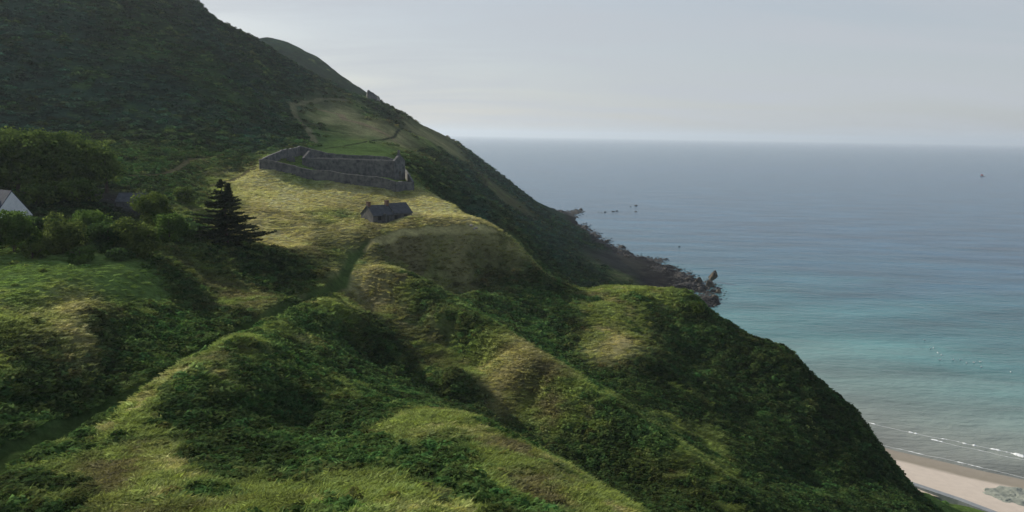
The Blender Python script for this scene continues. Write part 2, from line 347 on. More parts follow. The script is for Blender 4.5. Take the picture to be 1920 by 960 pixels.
class MB:
    def __init__(s): s.v = []; s.f = []
    def add(s, vs, fs):
        b = len(s.v); s.v += [tuple(v) for v in vs]; s.f += [tuple(b+i for i in f) for f in fs]; return s
    def box(s, c, h, rz=0, M=None):
        vs = []
        for sx in (-1, 1):
            for sy in (-1, 1):
                for sz in (-1, 1):
                    x, y, z = sx*h[0], sy*h[1], sz*h[2]
                    vs.append((c[0]+x*math.cos(rz)-y*math.sin(rz), c[1]+x*math.sin(rz)+y*math.cos(rz), c[2]+z))
        return s.add(vs, [(0, 1, 3, 2), (4, 6, 7, 5), (0, 4, 5, 1), (2, 3, 7, 6), (0, 2, 6, 4), (1, 5, 7, 3)])
    def prism(s, pts2, axis, a, b):
        """polygon pts2 extruded from a to b; axis 'x' -> pts are (y,z); 'y' -> (x,z); 'z' -> (x,y)"""
        n = len(pts2)
        def mk(p, q): return {'x': (q, p[0], p[1]), 'y': (p[0], q, p[1]), 'z': (p[0], p[1], q)}[axis]
        vs = [mk(p, a) for p in pts2] + [mk(p, b) for p in pts2]
        return s.add(vs, [tuple(range(n)), tuple(range(2*n-1, n-1, -1))] + [(i, i+n, (i+1) % n+n, (i+1) % n) for i in range(n)])
    def tube(s, pts, rad, n=7):
        pts = [Vector(p) for p in pts]; base = len(s.v)
        for i, p in enumerate(pts):
            d = (pts[min(i+1, len(pts)-1)]-pts[max(i-1, 0)]).normalized()
            a = d.cross(Vector((0.3, 0.9, 0.1))).normalized(); b = d.cross(a)
            for k in range(n):
                t = 2*math.pi*k/n; s.v.append(tuple(p+(a*math.cos(t)+b*math.sin(t))*rad[i]))
        for i in range(len(pts)-1):
            for k in range(n):
                s.f.append((base+i*n+k, base+i*n+(k+1) % n, base+(i+1)*n+(k+1) % n, base+(i+1)*n+k))
        s.f.append(tuple(base+k for k in range(n))); s.f.append(tuple(base+(len(pts)-1)*n+k for k in reversed(range(n))))
        return s
    def build(s, name, mat, parent=None, smooth=False):
        me = bpy.data.meshes.new(name); me.from_pydata(s.v, [], s.f); me.materials.append(mat)
        import bmesh
        bm = bmesh.new(); bm.from_mesh(me); bmesh.ops.recalc_face_normals(bm, faces=bm.faces); bm.to_mesh(me); bm.free()
        if smooth:
            for p in me.polygons: p.use_smooth = True
        return link(bpy.data.objects.new(name, me), parent)

# ------------------------------------------------------------------ materials
def nodes_mat(name):
    m = bpy.data.materials.new(name); m.use_nodes = True; t = m.node_tree; t.nodes.clear()
    o = t.nodes.new('ShaderNodeOutputMaterial'); return m, t, o
def noisy_mat(name, c1, c2, scale=2.0, rough=.85, bump=.3, bscale=None, detail=6, bdist=.05, spec=.3):
    m, t, o = nodes_mat(name); n = t.nodes.new; l = t.links.new
    tcx = n('ShaderNodeTexCoord'); nz = n('ShaderNodeTexNoise'); nz.inputs['Scale'].default_value = scale; nz.inputs['Detail'].default_value = detail
    nz.inputs['Roughness'].default_value = .65
    l(tcx.outputs['Object'], nz.inputs['Vector'])
    rp = n('ShaderNodeValToRGB'); rp.color_ramp.elements[0].position = .35; rp.color_ramp.elements[1].position = .65
    rp.color_ramp.elements[0].color = (*c1, 1); rp.color_ramp.elements[1].color = (*c2, 1); l(nz.outputs['Fac'], rp.inputs[0])
    b = n('ShaderNodeBsdfPrincipled'); b.inputs['Roughness'].default_value = rough; b.inputs['Specular IOR Level'].default_value = spec
    l(rp.outputs[0], b.inputs['Base Color'])
    n2 = n('ShaderNodeTexNoise'); n2.inputs['Scale'].default_value = bscale or scale*3; n2.inputs['Detail'].default_value = 4; l(tcx.outputs['Object'], n2.inputs['Vector'])
    bp = n('ShaderNodeBump'); bp.inputs['Strength'].default_value = bump; bp.inputs['Distance'].default_value = bdist; l(n2.outputs['Fac'], bp.inputs['Height'])
    l(bp.outputs[0], b.inputs['Normal']); l(b.outputs[0], o.inputs[0]); return m
def leaf_mat(name, c1, c2, scale=.6, trans=.35, inst=False):
    m, t, o = nodes_mat(name); n = t.nodes.new; l = t.links.new
    if inst:
        at_ = n('ShaderNodeAttribute'); at_.attribute_type = 'INSTANCER'; at_.attribute_name = 'tint'
        tcx = n('ShaderNodeTexCoord'); nz = n('ShaderNodeTexNoise'); nz.inputs['Scale'].default_value = 3.0; l(tcx.outputs['Object'], nz.inputs['Vector'])
        mr = n('ShaderNodeMapRange'); mr.inputs[1].default_value = .3; mr.inputs[2].default_value = .7; mr.inputs[3].default_value = .6; mr.inputs[4].default_value = 1.4
        l(nz.outputs['Fac'], mr.inputs[0]); mx = n('ShaderNodeVectorMath'); mx.operation = 'SCALE'
        l(at_.outputs['Color'], mx.inputs[0]); l(mr.outputs[0], mx.inputs['Scale']); src = mx.outputs[0]
    else:
        tcx = n('ShaderNodeTexCoord'); nz = n('ShaderNodeTexNoise'); nz.inputs['Scale'].default_value = scale; nz.inputs['Detail'].default_value = 5
        l(tcx.outputs['Object'], nz.inputs['Vector'])
        rp = n('ShaderNodeValToRGB'); rp.color_ramp.elements[0].position = .35; rp.color_ramp.elements[1].position = .66
        rp.color_ramp.elements[0].color = (*c1, 1); rp.color_ramp.elements[1].color = (*c2, 1); l(nz.outputs['Fac'], rp.inputs[0]); src = rp.outputs[0]
    d = n('ShaderNodeBsdfDiffuse'); tr = n('ShaderNodeBsdfTranslucent'); mxs = n('ShaderNodeMixShader'); mxs.inputs[0].default_value = trans
    l(src, d.inputs[0]); l(src, tr.inputs[0]); l(d.outputs[0], mxs.inputs[1]); l(tr.outputs[0], mxs.inputs[2]); l(mxs.outputs[0], o.inputs[0]); return m

# ------------------------------------------------------------------ hillside mesh
def terrain_mat():
    m, t, o = nodes_mat('turf_and_bracken'); n = t.nodes.new; l = t.links.new
    a = n('ShaderNodeAttribute'); a.attribute_name = 'cover'
    g = n('ShaderNodeNewGeometry')
    n1 = n('ShaderNodeTexNoise'); n1.inputs['Scale'].default_value = 1.1; n1.inputs['Detail'].default_value = 7; n1.inputs['Roughness'].default_value = .7
    l(g.outputs['Position'], n1.inputs['Vector'])
    mr = n('ShaderNodeMapRange'); mr.inputs[1].default_value = .3; mr.inputs[2].default_value = .7; mr.inputs[3].default_value = .55; mr.inputs[4].default_value = 1.45
    l(n1.outputs['Fac'], mr.inputs[0]); mx = n('ShaderNodeVectorMath'); mx.operation = 'SCALE'
    l(a.outputs['Color'], mx.inputs[0]); l(mr.outputs[0], mx.inputs['Scale'])
    b = n('ShaderNodeBsdfDiffuse'); b.inputs['Roughness'].default_value = .8; l(mx.outputs[0], b.inputs['Color'])
    n2 = n('ShaderNodeTexNoise'); n2.inputs['Scale'].default_value = 0.8; n2.inputs['Detail'].default_value = 6; n2.inputs['Roughness'].default_value = .62; l(g.outputs['Position'], n2.inputs['Vector'])
    bp = n('ShaderNodeBump'); bp.inputs['Strength'].default_value = .7; bp.inputs['Distance'].default_value = .45; l(n2.outputs['Fac'], bp.inputs['Height']); l(bp.outputs[0], b.inputs['Normal'])
    l(b.outputs[0], o.inputs[0]); return m
ii, jj = np.meshgrid(np.arange(FC-1), np.arange(FR-1), indexing='ij')
q0 = (ii*FR+jj).ravel(); quads = np.stack([q0, q0+1, q0+FR+1, q0+FR], 1)
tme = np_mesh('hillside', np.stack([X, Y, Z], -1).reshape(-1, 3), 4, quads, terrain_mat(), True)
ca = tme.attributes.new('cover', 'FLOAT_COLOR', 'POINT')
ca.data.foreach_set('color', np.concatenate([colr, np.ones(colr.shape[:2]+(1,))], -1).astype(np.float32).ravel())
hill = link(bpy.data.objects.new('hillside', tme)); tag(hill, kind='structure', label='grassy coastal hillside with spurs and gullies falling to the sea')

# ------------------------------------------------------------------ sea
P0 = sea_at(1610, 790); P1 = sea_at(1920, 856)
bd = (P1-P0).normalized(); bn = Vector((-bd.y, bd.x, 0))
if bn.y < 0: bn = -bn                         # bn points out to sea
def offs(p): return (Vector(p)-P0).dot(bn)
D_WET = offs(sea_at(1760, 862)); D_DRY = offs(sea_at(1760, 886)); 
print('beach distances', D_WET, D_DRY)
def sea_mat():
    m, t, o = nodes_mat('sea_water'); n = t.nodes.new; l = t.links.new
    g = n('ShaderNodeNewGeometry')
    dt = n('ShaderNodeVectorMath'); dt.operation = 'DOT_PRODUCT'; sb = n('ShaderNodeVectorMath'); sb.operation = 'SUBTRACT'
    sb.inputs[1].default_value = P0; l(g.outputs['Position'], sb.inputs[0]); l(sb.outputs[0], dt.inputs[0]); dt.inputs[1].default_value = bn
    # wandering edge of the shallow shelf, streaked along the shore
    mp = n('ShaderNodeMapping'); mp.inputs['Rotation'].default_value = (0, 0, -math.atan2(bd.y, bd.x)); mp.inputs['Scale'].default_value = (1, 3.0, 1)
    l(g.outputs['Position'], mp.inputs[0])
    ns = n('ShaderNodeTexNoise'); ns.inputs['Scale'].default_value = .009; ns.inputs['Detail'].default_value = 5; ns.inputs['Roughness'].default_value = .6; l(mp.outputs[0], ns.inputs['Vector'])
    sc_ = n('ShaderNodeMath'); sc_.operation = 'MULTIPLY_ADD'; sc_.inputs[1].default_value = 1.0; sc_.inputs[2].default_value = .5; l(ns.outputs['Fac'], sc_.inputs[0])
    mu = n('ShaderNodeMath'); mu.operation = 'MULTIPLY'; l(dt.outputs['Value'], mu.inputs[0]); l(sc_.outputs[0], mu.inputs[1])
    mr = n('ShaderNodeMapRange'); mr.inputs[1].default_value = -30; mr.inputs[2].default_value = 470; l(mu.outputs[0], mr.inputs[0])
    rp = n('ShaderNodeValToRGB'); e = rp.color_ramp.elements
    cols = [(0.0, (.20, .20, .175)), (.06, (.21, .235, .20)), (.14, (.16, .25, .225)), (.25, (.078, .215, .215)), (.42, (.036, .150, .180)), (.62, (.028, .115, .175)), (1.0, (.022, .095, .165))]
    e[0].position, e[0].color = cols[0][0], (*cols[0][1], 1); e[1].position, e[1].color = cols[-1][0], (*cols[-1][1], 1)
    for p_, c_ in cols[1:-1]:
        x = e.new(p_); x.color = (*c_, 1)
    l(mr.outputs[0], rp.inputs[0])
    n3 = n('ShaderNodeTexNoise'); n3.inputs['Scale'].default_value = .010; n3.inputs['Detail'].default_value = 6; n3.inputs['Roughness'].default_value = .65; l(mp.outputs[0], n3.inputs['Vector'])
    m3 = n('ShaderNodeMapRange'); m3.inputs[1].default_value = .3; m3.inputs[2].default_value = .7; m3.inputs[3].default_value = .55; m3.inputs[4].default_value = 1.35; l(n3.outputs['Fac'], m3.inputs[0])
    vm = n('ShaderNodeVectorMath'); vm.operation = 'SCALE'; l(rp.outputs[0], vm.inputs[0]); l(m3.outputs[0], vm.inputs['Scale'])
    b = n('ShaderNodeBsdfPrincipled'); l(vm.outputs[0], b.inputs['Base Color']); b.inputs['Roughness'].default_value = .22; b.inputs['IOR'].default_value = 1.33
    mp2 = n('ShaderNodeMapping'); mp2.inputs['Rotation'].default_value = (0, 0, R(20)); mp2.inputs['Scale'].default_value = (.45, 1, 1); l(g.outputs['Position'], mp2.inputs[0])
    w1 = n('ShaderNodeTexNoise'); w1.inputs['Scale'].default_value = .28; w1.inputs['Detail'].default_value = 6; w1.inputs['Roughness'].default_value = .62; l(mp2.outputs[0], w1.inputs['Vector'])
    w2 = n('ShaderNodeTexNoise'); w2.inputs['Scale'].default_value = .045; w2.inputs['Detail'].default_value = 3; l(mp2.outputs[0], w2.inputs['Vector'])
    ad = n('ShaderNodeMath'); ad.operation = 'MULTIPLY_ADD'; ad.inputs[1].default_value = 2.2; l(w2.outputs['Fac'], ad.inputs[0]); l(w1.outputs['Fac'], ad.inputs[2])
    bp = n('ShaderNodeBump'); bp.inputs['Strength'].default_value = 1.0; bp.inputs['Distance'].default_value = .75; l(ad.outputs[0], bp.inputs['Height'])
    l(bp.outputs[0], b.inputs['Normal'])
    l(b.outputs[0], o.inputs[0]); return m
def grid_plane(name, xs, ys, z, mat):
    XX, YY = np.meshgrid(xs, ys, indexing='ij'); v = np.stack([XX, YY, np.full_like(XX, z)], -1).reshape(-1, 3)
    a, b = np.meshgrid(np.arange(len(xs)-1), np.arange(len(ys)-1), indexing='ij'); k = (a*len(ys)+b).ravel()
    return np_mesh(name, v, 4, np.stack([k, k+len(ys), k+len(ys)+1, k+1], 1), mat)
S_ = np.array([-28500, -12000, -3000, -1000, 0, 1000, 3000, 12000, 28500.])
sea = link(bpy.data.objects.new('sea', grid_plane('sea', S_, np.array([-5500, -1000, 0, 1000, 3000, 12000, 35500.]), 0.0, sea_mat())))
tag(sea, kind='structure', label='blue green sea reaching the hazy horizon')

# ------------------------------------------------------------------ beach
def beach_mat():
    m, t, o = nodes_mat('beach_sand'); n = t.nodes.new; l = t.links.new
    g = n('ShaderNodeNewGeometry'); sb = n('ShaderNodeVectorMath'); sb.operation = 'SUBTRACT'; sb.inputs[1].default_value = P0; l(g.outputs['Position'], sb.inputs[0])
    dt = n('ShaderNodeVectorMath'); dt.operation = 'DOT_PRODUCT'; dt.inputs[1].default_value = bn; l(sb.outputs[0], dt.inputs[0])
    nz = n('ShaderNodeTexNoise'); nz.inputs['Scale'].default_value = .06; nz.inputs['Detail'].default_value = 4; l(g.outputs['Position'], nz.inputs['Vector'])
    ma = n('ShaderNodeMath'); ma.operation = 'MULTIPLY_ADD'; ma.inputs[1].default_value = 5; l(nz.outputs['Fac'], ma.inputs[0]); l(dt.outputs['Value'], ma.inputs[2])
    mr = n('ShaderNodeMapRange'); mr.inputs[1].default_value = D_DRY-6+2.5; mr.inputs[2].default_value = D_WET+6+2.5; l(ma.outputs[0], mr.inputs[0])
    rp = n('ShaderNodeValToRGB'); e = rp.color_ramp.elements
    e[0].position = .26; e[0].color = (.58, .50, .42, 1); e[1].position = 1; e[1].color = (.20, .18, .15, 1)
    x = e.new(.36); x.color = (.27, .235, .18, 1)
    x = e.new(.6); x.color = (.30, .26, .205, 1)
    l(mr.outputs[0], rp.inputs[0])
    n4 = n('ShaderNodeTexNoise'); n4.inputs['Scale'].default_value = .5; n4.inputs['Detail'].default_value = 8; l(g.outputs['Position'], n4.inputs['Vector'])
    m4 = n('ShaderNodeMapRange'); m4.inputs[3].default_value = .86; m4.inputs[4].default_value = 1.12; l(n4.outputs['Fac'], m4.inputs[0])
    vm = n('ShaderNodeVectorMath'); vm.operation = 'SCALE'; l(rp.outputs[0], vm.inputs[0]); l(m4.outputs[0], vm.inputs['Scale'])
    b = n('ShaderNodeBsdfPrincipled'); b.inputs['Roughness'].default_value = .6; b.inputs['Specular IOR Level'].default_value = .25; l(vm.outputs[0], b.inputs['Base Color']); l(b.outputs[0], o.inputs[0]); return m
bv = []; nb = 60; D_TOP = offs(sea_at(1760, 922, 3.2)); rows = [30, 0, D_WET, D_DRY, D_DRY*.6+D_TOP*.4, D_TOP+.3, D_TOP-1.2]; zs = [-1.6, -.25, .0, .45, 1.4, 2.7, 2.4]
for i in range(nb+1):
    s = -60 + 260*i/nb
    for j, (d_, z_) in enumerate(zip(rows, zs)):
        wob = 2.0*float(fbm(np.array([s*1.0]), np.array([0.0]), 25, 3)[0]) if j in (2, 3) else 0
        p_ = P0 + bd*s + bn*(d_+wob); bv.append((p_.x, p_.y, z_))
k = np.array([(i*7+j, (i+1)*7+j, (i+1)*7+j+1, i*7+j+1) for i in range(nb) for j in range(6)])
beach = link(bpy.data.objects.new('beach', np_mesh('beach', bv, 4, k, beach_mat(), True))); tag(beach, kind='structure', label='pale sandy beach with a darker wet edge')

# breaking wavelet: a thin irregular crest of white water
foam = noisy_mat('white_foam', (.75, .78, .78), (.9, .92, .92), 1.0, .7, .2)
fv = []; ff = []
def surf_line(s0, s1, off, amp, gate, seed):
    nF = int((s1-s0)*4); sF = np.linspace(s0, s1, nF); nzf = fbm(sF, sF*0+seed, 9, 4); nz2 = fbm(sF, sF*0+40+seed, 3.0, 4, .65); b0 = len(fv)
    for i, s in enumerate(sF):
        st = amp*np.clip((nz2[i]-gate(s))*3.5, 0, 1.3)
        wd = .07 + .55*st*(.6+.8*rng.random()); c_ = P0 + bd*s + bn*(off + 1.3*nzf[i] + .0008*(s-34)**2)
        for a_, h_ in ((-1, 0.010), (-.3, .14*st+.008), (.5, .24*st+.008), (1, .010)):
            q_ = c_ + bn*(a_*wd); fv.append((q_.x, q_.y, h_))
    for i in range(nF-1):
        for j in range(3): ff.append((b0+i*4+j, b0+(i+1)*4+j, b0+(i+1)*4+j+1, b0+i*4+j+1))
surf_line(-8, 150, 0, 1.0, lambda s: .30 if s < 14 else .12 if s < 38 else -.25, 0)
surf_line(20, 150, -2.6, .45, lambda s: .12, 9)
surf_line(-8, 150, D_WET+1.2, .35, lambda s: .05, 23)
fo = link(bpy.data.objects.new('surf', np_mesh('surf', fv, 4, ff, foam, True))); tag(fo, 'thin white line of surf breaking along the beach', kind='stuff')

# ------------------------------------------------------------------ seafront: concrete walkway beside the beach
conc = noisy_mat('pale_concrete', (.20, .22, .24), (.28, .30, .31), .8, .85, .2)
def strip(name, pl, zt, wd, h, mat):
    mb = MB(); n_ = len(pl)
    for i, p_ in enumerate(pl):
        d_ = (pl[min(i+1, n_-1)]-pl[max(i-1, 0)]); d_.z = 0; d_.normalize(); s_ = Vector((-d_.y, d_.x, 0))
        for q_, z_ in ((p_-s_*wd/2, zt[i]-h), (p_-s_*wd/2, zt[i]), (p_+s_*wd/2, zt[i]), (p_+s_*wd/2, zt[i]-h)): mb.v.append((q_.x, q_.y, z_))
    for i in range(n_-1):
        for j in range(3): mb.f.append((i*4+j, (i+1)*4+j, (i+1)*4+j+1, i*4+j+1))
    mb.f += [(0, 1, 2, 3), tuple((n_-1)*4+j for j in (3, 2, 1, 0))]
    return mb.build(name, mat)
wl = [sea_at(u, v, 3.2) for u, v in ((1640, 870), (1690, 899), (1740, 916), (1800, 936), (1850, 955), (1930, 985), (2050, 1030))]
so = strip('seafront_path', wl, [3.2]*len(wl), 1.7, 3.5, conc); tag(so, kind='structure', label='grey concrete seafront path along the top of the beach')

# ------------------------------------------------------------------ rocks
rockm = noisy_mat('dark_shore_rock', (.014, .014, .015), (.042, .038, .032), .7, .8, .7, 2.0, 6, .3)
rockm2 = noisy_mat('ochre_lichen_rock', (.030, .028, .025), (.13, .105, .065), .35, .85, .7, 2.0, 6, .3)
import bmesh
def rock_mesh(seed, mat, flat=.6, sub=3, amp=.34):
    bm = bmesh.new(); bmesh.ops.create_icosphere(bm, subdivisions=sub, radius=1)
    o = np.array([v.co[:] for v in bm.verts]); rs = np.random.default_rng(seed)
    off = rs.random(2)*50
    nn = fbm(o[:, 0]+off[0]+o[:, 2]*.7, o[:, 1]+off[1]-o[:, 2]*.5, .8, 4)
    cuts = rs.normal(size=(7, 3)); cuts /= np.linalg.norm(cuts, axis=1, keepdims=True)
    r_ = 1 + amp*nn
    for c in cuts:
        dd = o@c; r_ = np.where(dd*r_ > .62, .62/np.maximum(dd, .3), r_)
    for v, rr in zip(bm.verts, r_): v.co = v.co*rr; v.co.z *= flat
    me = bpy.data.meshes.new('rock'); bm.to_mesh(me); bm.free(); me.materials.append(mat); return me
RM = [rock_mesh(s, rockm, .5+.12*(s % 4), 2) for s in range(8)]
RM2 = [rock_mesh(s+20, rockm2, .8, 3) for s in range(4)]
rock_n = 0
def place_rock(u, v, s, meshes, label, group, zoff=None, tall=1.0):
    global rock_n
    p_ = sea_at(u, v); g_ = ground(p_.x, p_.y)
    me = random.choice(meshes); o = bpy.data.objects.new('shore_rock', me)
    o.location = (p_.x, p_.y, max(g_, 0)-.15*s if zoff is None else zoff); o.rotation_euler = (random.uniform(-.25, .25), random.uniform(-.25, .25), random.uniform(0, 6.28))
    o.scale = (s*random.uniform(.8, 1.3), s*random.uniform(.7, 1.1), s*random.uniform(.7, 1.1)*tall); link(o); tag(o, label, 'rock', group); rock_n += 1
    return o
clusters = [ # u, v, su, sv, n, size
 (1068, 399, 14, 3, 12, 3.2), (1082, 396, 8, 3, 6, 3.0), (1062, 406, 12, 2, 8, 3.2), (1093, 425, 7, 4, 8, 2.6),
 (1112, 440, 10, 5, 14, 2.2), (1130, 455, 12, 6, 16, 2.0), (1150, 468, 16, 6, 22, 1.9), (1172, 482, 18, 6, 24, 1.7),
 (1205, 486, 20, 4, 24, 1.6), (1235, 488, 12, 4, 12, 1.4), (1240, 508, 12, 5, 16, 1.6), (1262, 505, 14, 6, 10, 1.1),
 (1285, 520, 14, 7, 22, 1.5), (1300, 535, 22, 9, 40, 1.25), (1330, 548, 16, 8, 20, 1.2), (1345, 540, 8, 8, 8, .9), (1325, 560, 18, 8, 18, 1.1), (1318, 572, 12, 6, 10, 1.1)]
for (u, v, su, sv, n_, sz) in clusters:
    for k_ in range(int(n_*.95)):
        place_rock(u+random.gauss(0, su*.6), v+random.gauss(0, sv*.6), 1.35*sz*random.uniform(.45, 1.25), RM, 'dark tide washed boulder among many along the rocky shore', 'dark boulders along the rocky shore')
for (u, v, s) in ((1135, 398, 2.0), (1128, 399, 1.6), (1151, 397, 2.6), (1158, 396, 1.8), (1182, 387, 1.6), (1192, 386, 2.6), (1192, 397, 2.2), (1123, 398, 1.2)):
    place_rock(u, v, s, RM, 'low dark reef rock showing in open water off the headland', 'reef rocks awash off the headland', zoff=-.2)
place_rock(1274, 463, 1.0, RM, 'small lone black rock in open water off the boulder shore', None, zoff=0)
place_rock(1337, 528, 2.9, RM2, 'rounded ochre knob rising highest at the tip of the boulder spit', None, zoff=3.4, tall=1.7)
place_rock(1331, 537, 4.4, RM2, 'largest bulky sea rock standing at the tip of the boulder spit', None, zoff=1.0, tall=1.2)
place_rock(1310, 530, 3.2, RM2, 'tall ochre rock inshore of the largest sea rock', None, zoff=1.2, tall=1.35)
place_rock(1291, 528, 2.8, RM2, 'brownish rock at the landward end of the big shore rocks', None, zoff=.5)
place_rock(1341, 560, 2.3, RM2, 'broad grey rock on the near side of the boulder spit', None, zoff=.4)
place_rock(1346, 548, 2.0, RM2, 'grey brown rock at the seaward edge of the spit, between the big rocks', None, zoff=.4)

# the mass of smaller boulders between them, too many to count
rv, rf_, nb0 = [], [], 0
base = [(np.array([v_.co[:] for v_ in m_.vertices]), np.array([p_.vertices[:] for p_ in m_.polygons])) for m_ in [rock_mesh(s+50, rockm, .6, 1) for s in range(6)]]
for (u, v, su, sv, n_, sz) in clusters:
    for k_ in range(n_*16):
        p_ = sea_at(u+random.gauss(-su*.15, su*.75), v+random.gauss(sv*.25, sv*.7)); bvv, bff = random.choice(base); a_ = random.uniform(0, 6.28); s_ = sz*random.uniform(.22, .65)
        M_ = np.array([[math.cos(a_), math.sin(a_), 0], [-math.sin(a_), math.cos(a_), 0], [0, 0, 1]])
        rv.append(bvv@M_*s_*np.array([1.3, 1.3, .9]) + np.array([p_.x, p_.y, max(0, ground(p_.x, p_.y))-.1*s_])); rf_.append(bff+nb0); nb0 += len(bvv)
tag(link(bpy.data.objects.new('boulder_field', np_mesh('boulder_field', np.concatenate(rv), 3, np.concatenate(rf_), rockm))), 'mass of small dark boulders and shingle along the waterline', kind='stuff')

# skerry of pale worn rock on the sand
wornm = noisy_mat('worn_pale_rock', (.19, .21, .18), (.30, .32, .27), .3, .9, .35, .9, 6, .3)
pts = [(1838, 921), (1846, 914), (1866, 914), (1890, 911), (1925, 917), (1990, 930), (1985, 965), (1900, 968), (1858, 950), (1848, 935)]
cen = sea_at(1900, 940, 1.6); mb = MB(); ring = [sea_at(u, v, 1.6) for u, v in pts]; n_ = len(ring); lv = [(1.06, -1.2), (1.0, .2), (.97, .55)]+[(.97-.07*q, .62) for q in range(1, 13)]
big = []
for i in range(n_*6):
    a_ = ring[i//6]; b_ = ring[(i//6+1) % n_]; t_ = (i % 6)/6; big.append(a_.lerp(b_, t_))
for sc0, hz in lv:
    for p_ in big:
        q_ = cen+(p_-cen)*sc0; nn_ = float(fbm(np.array([q_.x]), np.array([q_.y]), 3.0, 4)[0]); j_ = Vector((0, 0, .55*nn_)) if sc0 < 1.01 else Vector(); q_ += (p_-cen).normalized()*(nn_*.8 if sc0 > .9 else 0); mb.v.append((q_.x, q_.y, cen.z+hz-.4+j_.z))
nb_ = len(big)
for r_ in range(len(lv)-1):
    for i in range(nb_): mb.f.append((r_*nb_+i, r_*nb_+(i+1) % nb_, (r_+1)*nb_+(i+1) % nb_, (r_+1)*nb_+i))
mb.f.append(tuple((len(lv)-1)*nb_+i for i in range(nb_)))
ro = mb.build('rock_outcrop', wornm); tag(ro, 'flat pale green grey rock outcrop lying on the beach sand', 'rock')

# ------------------------------------------------------------------ trees
def cards(pos, nrm, size, asp=1.0, roll=None):
    """one quad per leaf clump"""
    n_ = len(pos); nrm = nrm/np.linalg.norm(nrm, axis=1, keepdims=True)
    ref = rng.normal(size=(n_, 3)); a = np.cross(nrm, ref); a /= np.linalg.norm(a, axis=1, keepdims=True); b = np.cross(nrm, a)
    s = np.asarray(size)[:, None]*.5
    v = np.stack([pos-a*s, pos-b*s*asp, pos+a*s, pos+b*s*asp], 1).reshape(-1, 3)
    return v, np.arange(n_*4).reshape(-1, 4)
leafA = leaf_mat('broadleaf_foliage', (.045, .085, .022), (.15, .21, .05), .35, .42)
leafB = leaf_mat('hedge_foliage', (.040, .075, .020), (.145, .195, .042), .5, .42)
leafs = [leaf_mat('hedge_foliage_%s' % n_, a_, b_, .5, .5) for n_, a_, b_ in (('olive', (.050, .082, .022), (.15, .195, .05)), ('fresh', (.045, .095, .022), (.14, .22, .05)), ('deep', (.030, .065, .024), (.09, .15, .045)))]
leafC = leaf_mat('conifer_needles', (.024, .042, .022), (.075, .095, .045), .8, .25)
barkm = noisy_mat('tree_bark', (.05, .04, .03), (.10, .08, .06), 3, .9, .5)
def broadleaf(name, u, r, vtop, w_, mat, label, cat, group=None, cardsize=.55, dens=1.0, bot=.12, sy=1.0):
    p_ = at(u, 480, r); gz = ground(p_.x, p_.y); ztop = at(u, vtop, r).z; H = ztop-gz
    root = empty(name, (p_.x, p_.y, gz)); tag(root, label, cat, group)
    mb = MB(); mb.tube([(0, 0, -.5), (.1, 0, H*.3), (-.1, .1, H*.62)], [H*.03+.08, H*.022+.05, .05])
    for k_ in range(5):
        a_ = k_*1.3; mb.tube([(0, 0, H*(.22+.06*k_)), (math.cos(a_)*w_*.18, math.sin(a_)*w_*.18, H*(.45+.06*k_)), (math.cos(a_)*w_*.3, math.sin(a_)*w_*.3, H*(.6+.05*k_))], [.13, .09, .03], 5)
    mb.build('trunk', barkm, root)
    nl = int(12+w_*1.1); tw = random.uniform(0, 6); P_ = []; N_ = []
    for k_ in range(nl):
        a_ = random.uniform(0, 6.283); hh = random.uniform(bot+.15, .88); rad = w_*.5*math.sqrt(max(.02, 1-((hh-.45)/.58)**2))
        rr = rad*math.sqrt(random.random())*.72; lr_ = random.uniform(.15, .26)*min(w_, H*1.4)
        c_ = np.array([rr*math.cos(a_), rr*sy*math.sin(a_), min(H*hh, H-lr_*.75)])
        n_ = int(dens*lr_*lr_*90/(cardsize/.42)**2)
        d_ = rng.normal(size=(n_, 3)); d_ /= np.linalg.norm(d_, axis=1, keepdims=True)
        bumps = 1+.32*np.sin(d_[:, 0]*5+k_)*np.sin(d_[:, 1]*6+2*k_)*np.sin(d_[:, 2]*5+k_)
        P_.append(c_+d_*lr_*np.array([1, 1, .8])*(rng.uniform(.80, 1.07, n_)*bumps)[:, None]); N_.append(d_+rng.normal(size=(n_, 3))*.55+np.array([0, 0, .3]))
    P_ = np.concatenate(P_); N_ = np.concatenate(N_); keep = P_[:, 2] > H*bot*.3; P_, N_ = P_[keep], N_[keep]
    v_, f_ = cards(P_, N_, rng.uniform(.6, 1.35, len(P_))*cardsize, .8)
    link(bpy.data.objects.new('crown', np_mesh('crown', v_, 4, f_, mat)), root)
    return root
broadleaf('broadleaf_tree', -25, 205, 247, 17, leafA, 'large dark broadleaf tree cut by the left picture edge, behind the white cottage', 'tree', 'tall trees behind the white gabled cottage')
broadleaf('broadleaf_tree', 45, 202, 244, 17, leafA, 'tallest broad dark green tree above the white gabled house', 'tree', 'tall trees behind the white gabled cottage')
broadleaf('broadleaf_tree', 115, 204, 249, 16, leafA, 'second tall broadleaf tree, right of the tallest one above the house', 'tree', 'tall trees behind the white gabled cottage')
broadleaf('broadleaf_tree', 175, 206, 264, 13, leafA, 'tall tree near the right end of the clump, its top sloping down', 'tree', 'tall trees behind the white gabled cottage')
broadleaf('broadleaf_tree', 208, 208, 275, 8, leafA, 'dark narrow tree closing the right end of the tall clump', 'tree', 'tall trees behind the white gabled cottage')
broadleaf('broadleaf_tree', 75, 188, 345, 11, leafA, 'lower dark tree directly right of the white gable', 'tree', 'tall trees behind the white gabled cottage')
broadleaf('broadleaf_tree', 150, 190, 335, 12, leafA, 'lower dark tree below the tall clump, left of the dark slate roof', 'tree', 'tall trees behind the white gabled cottage')
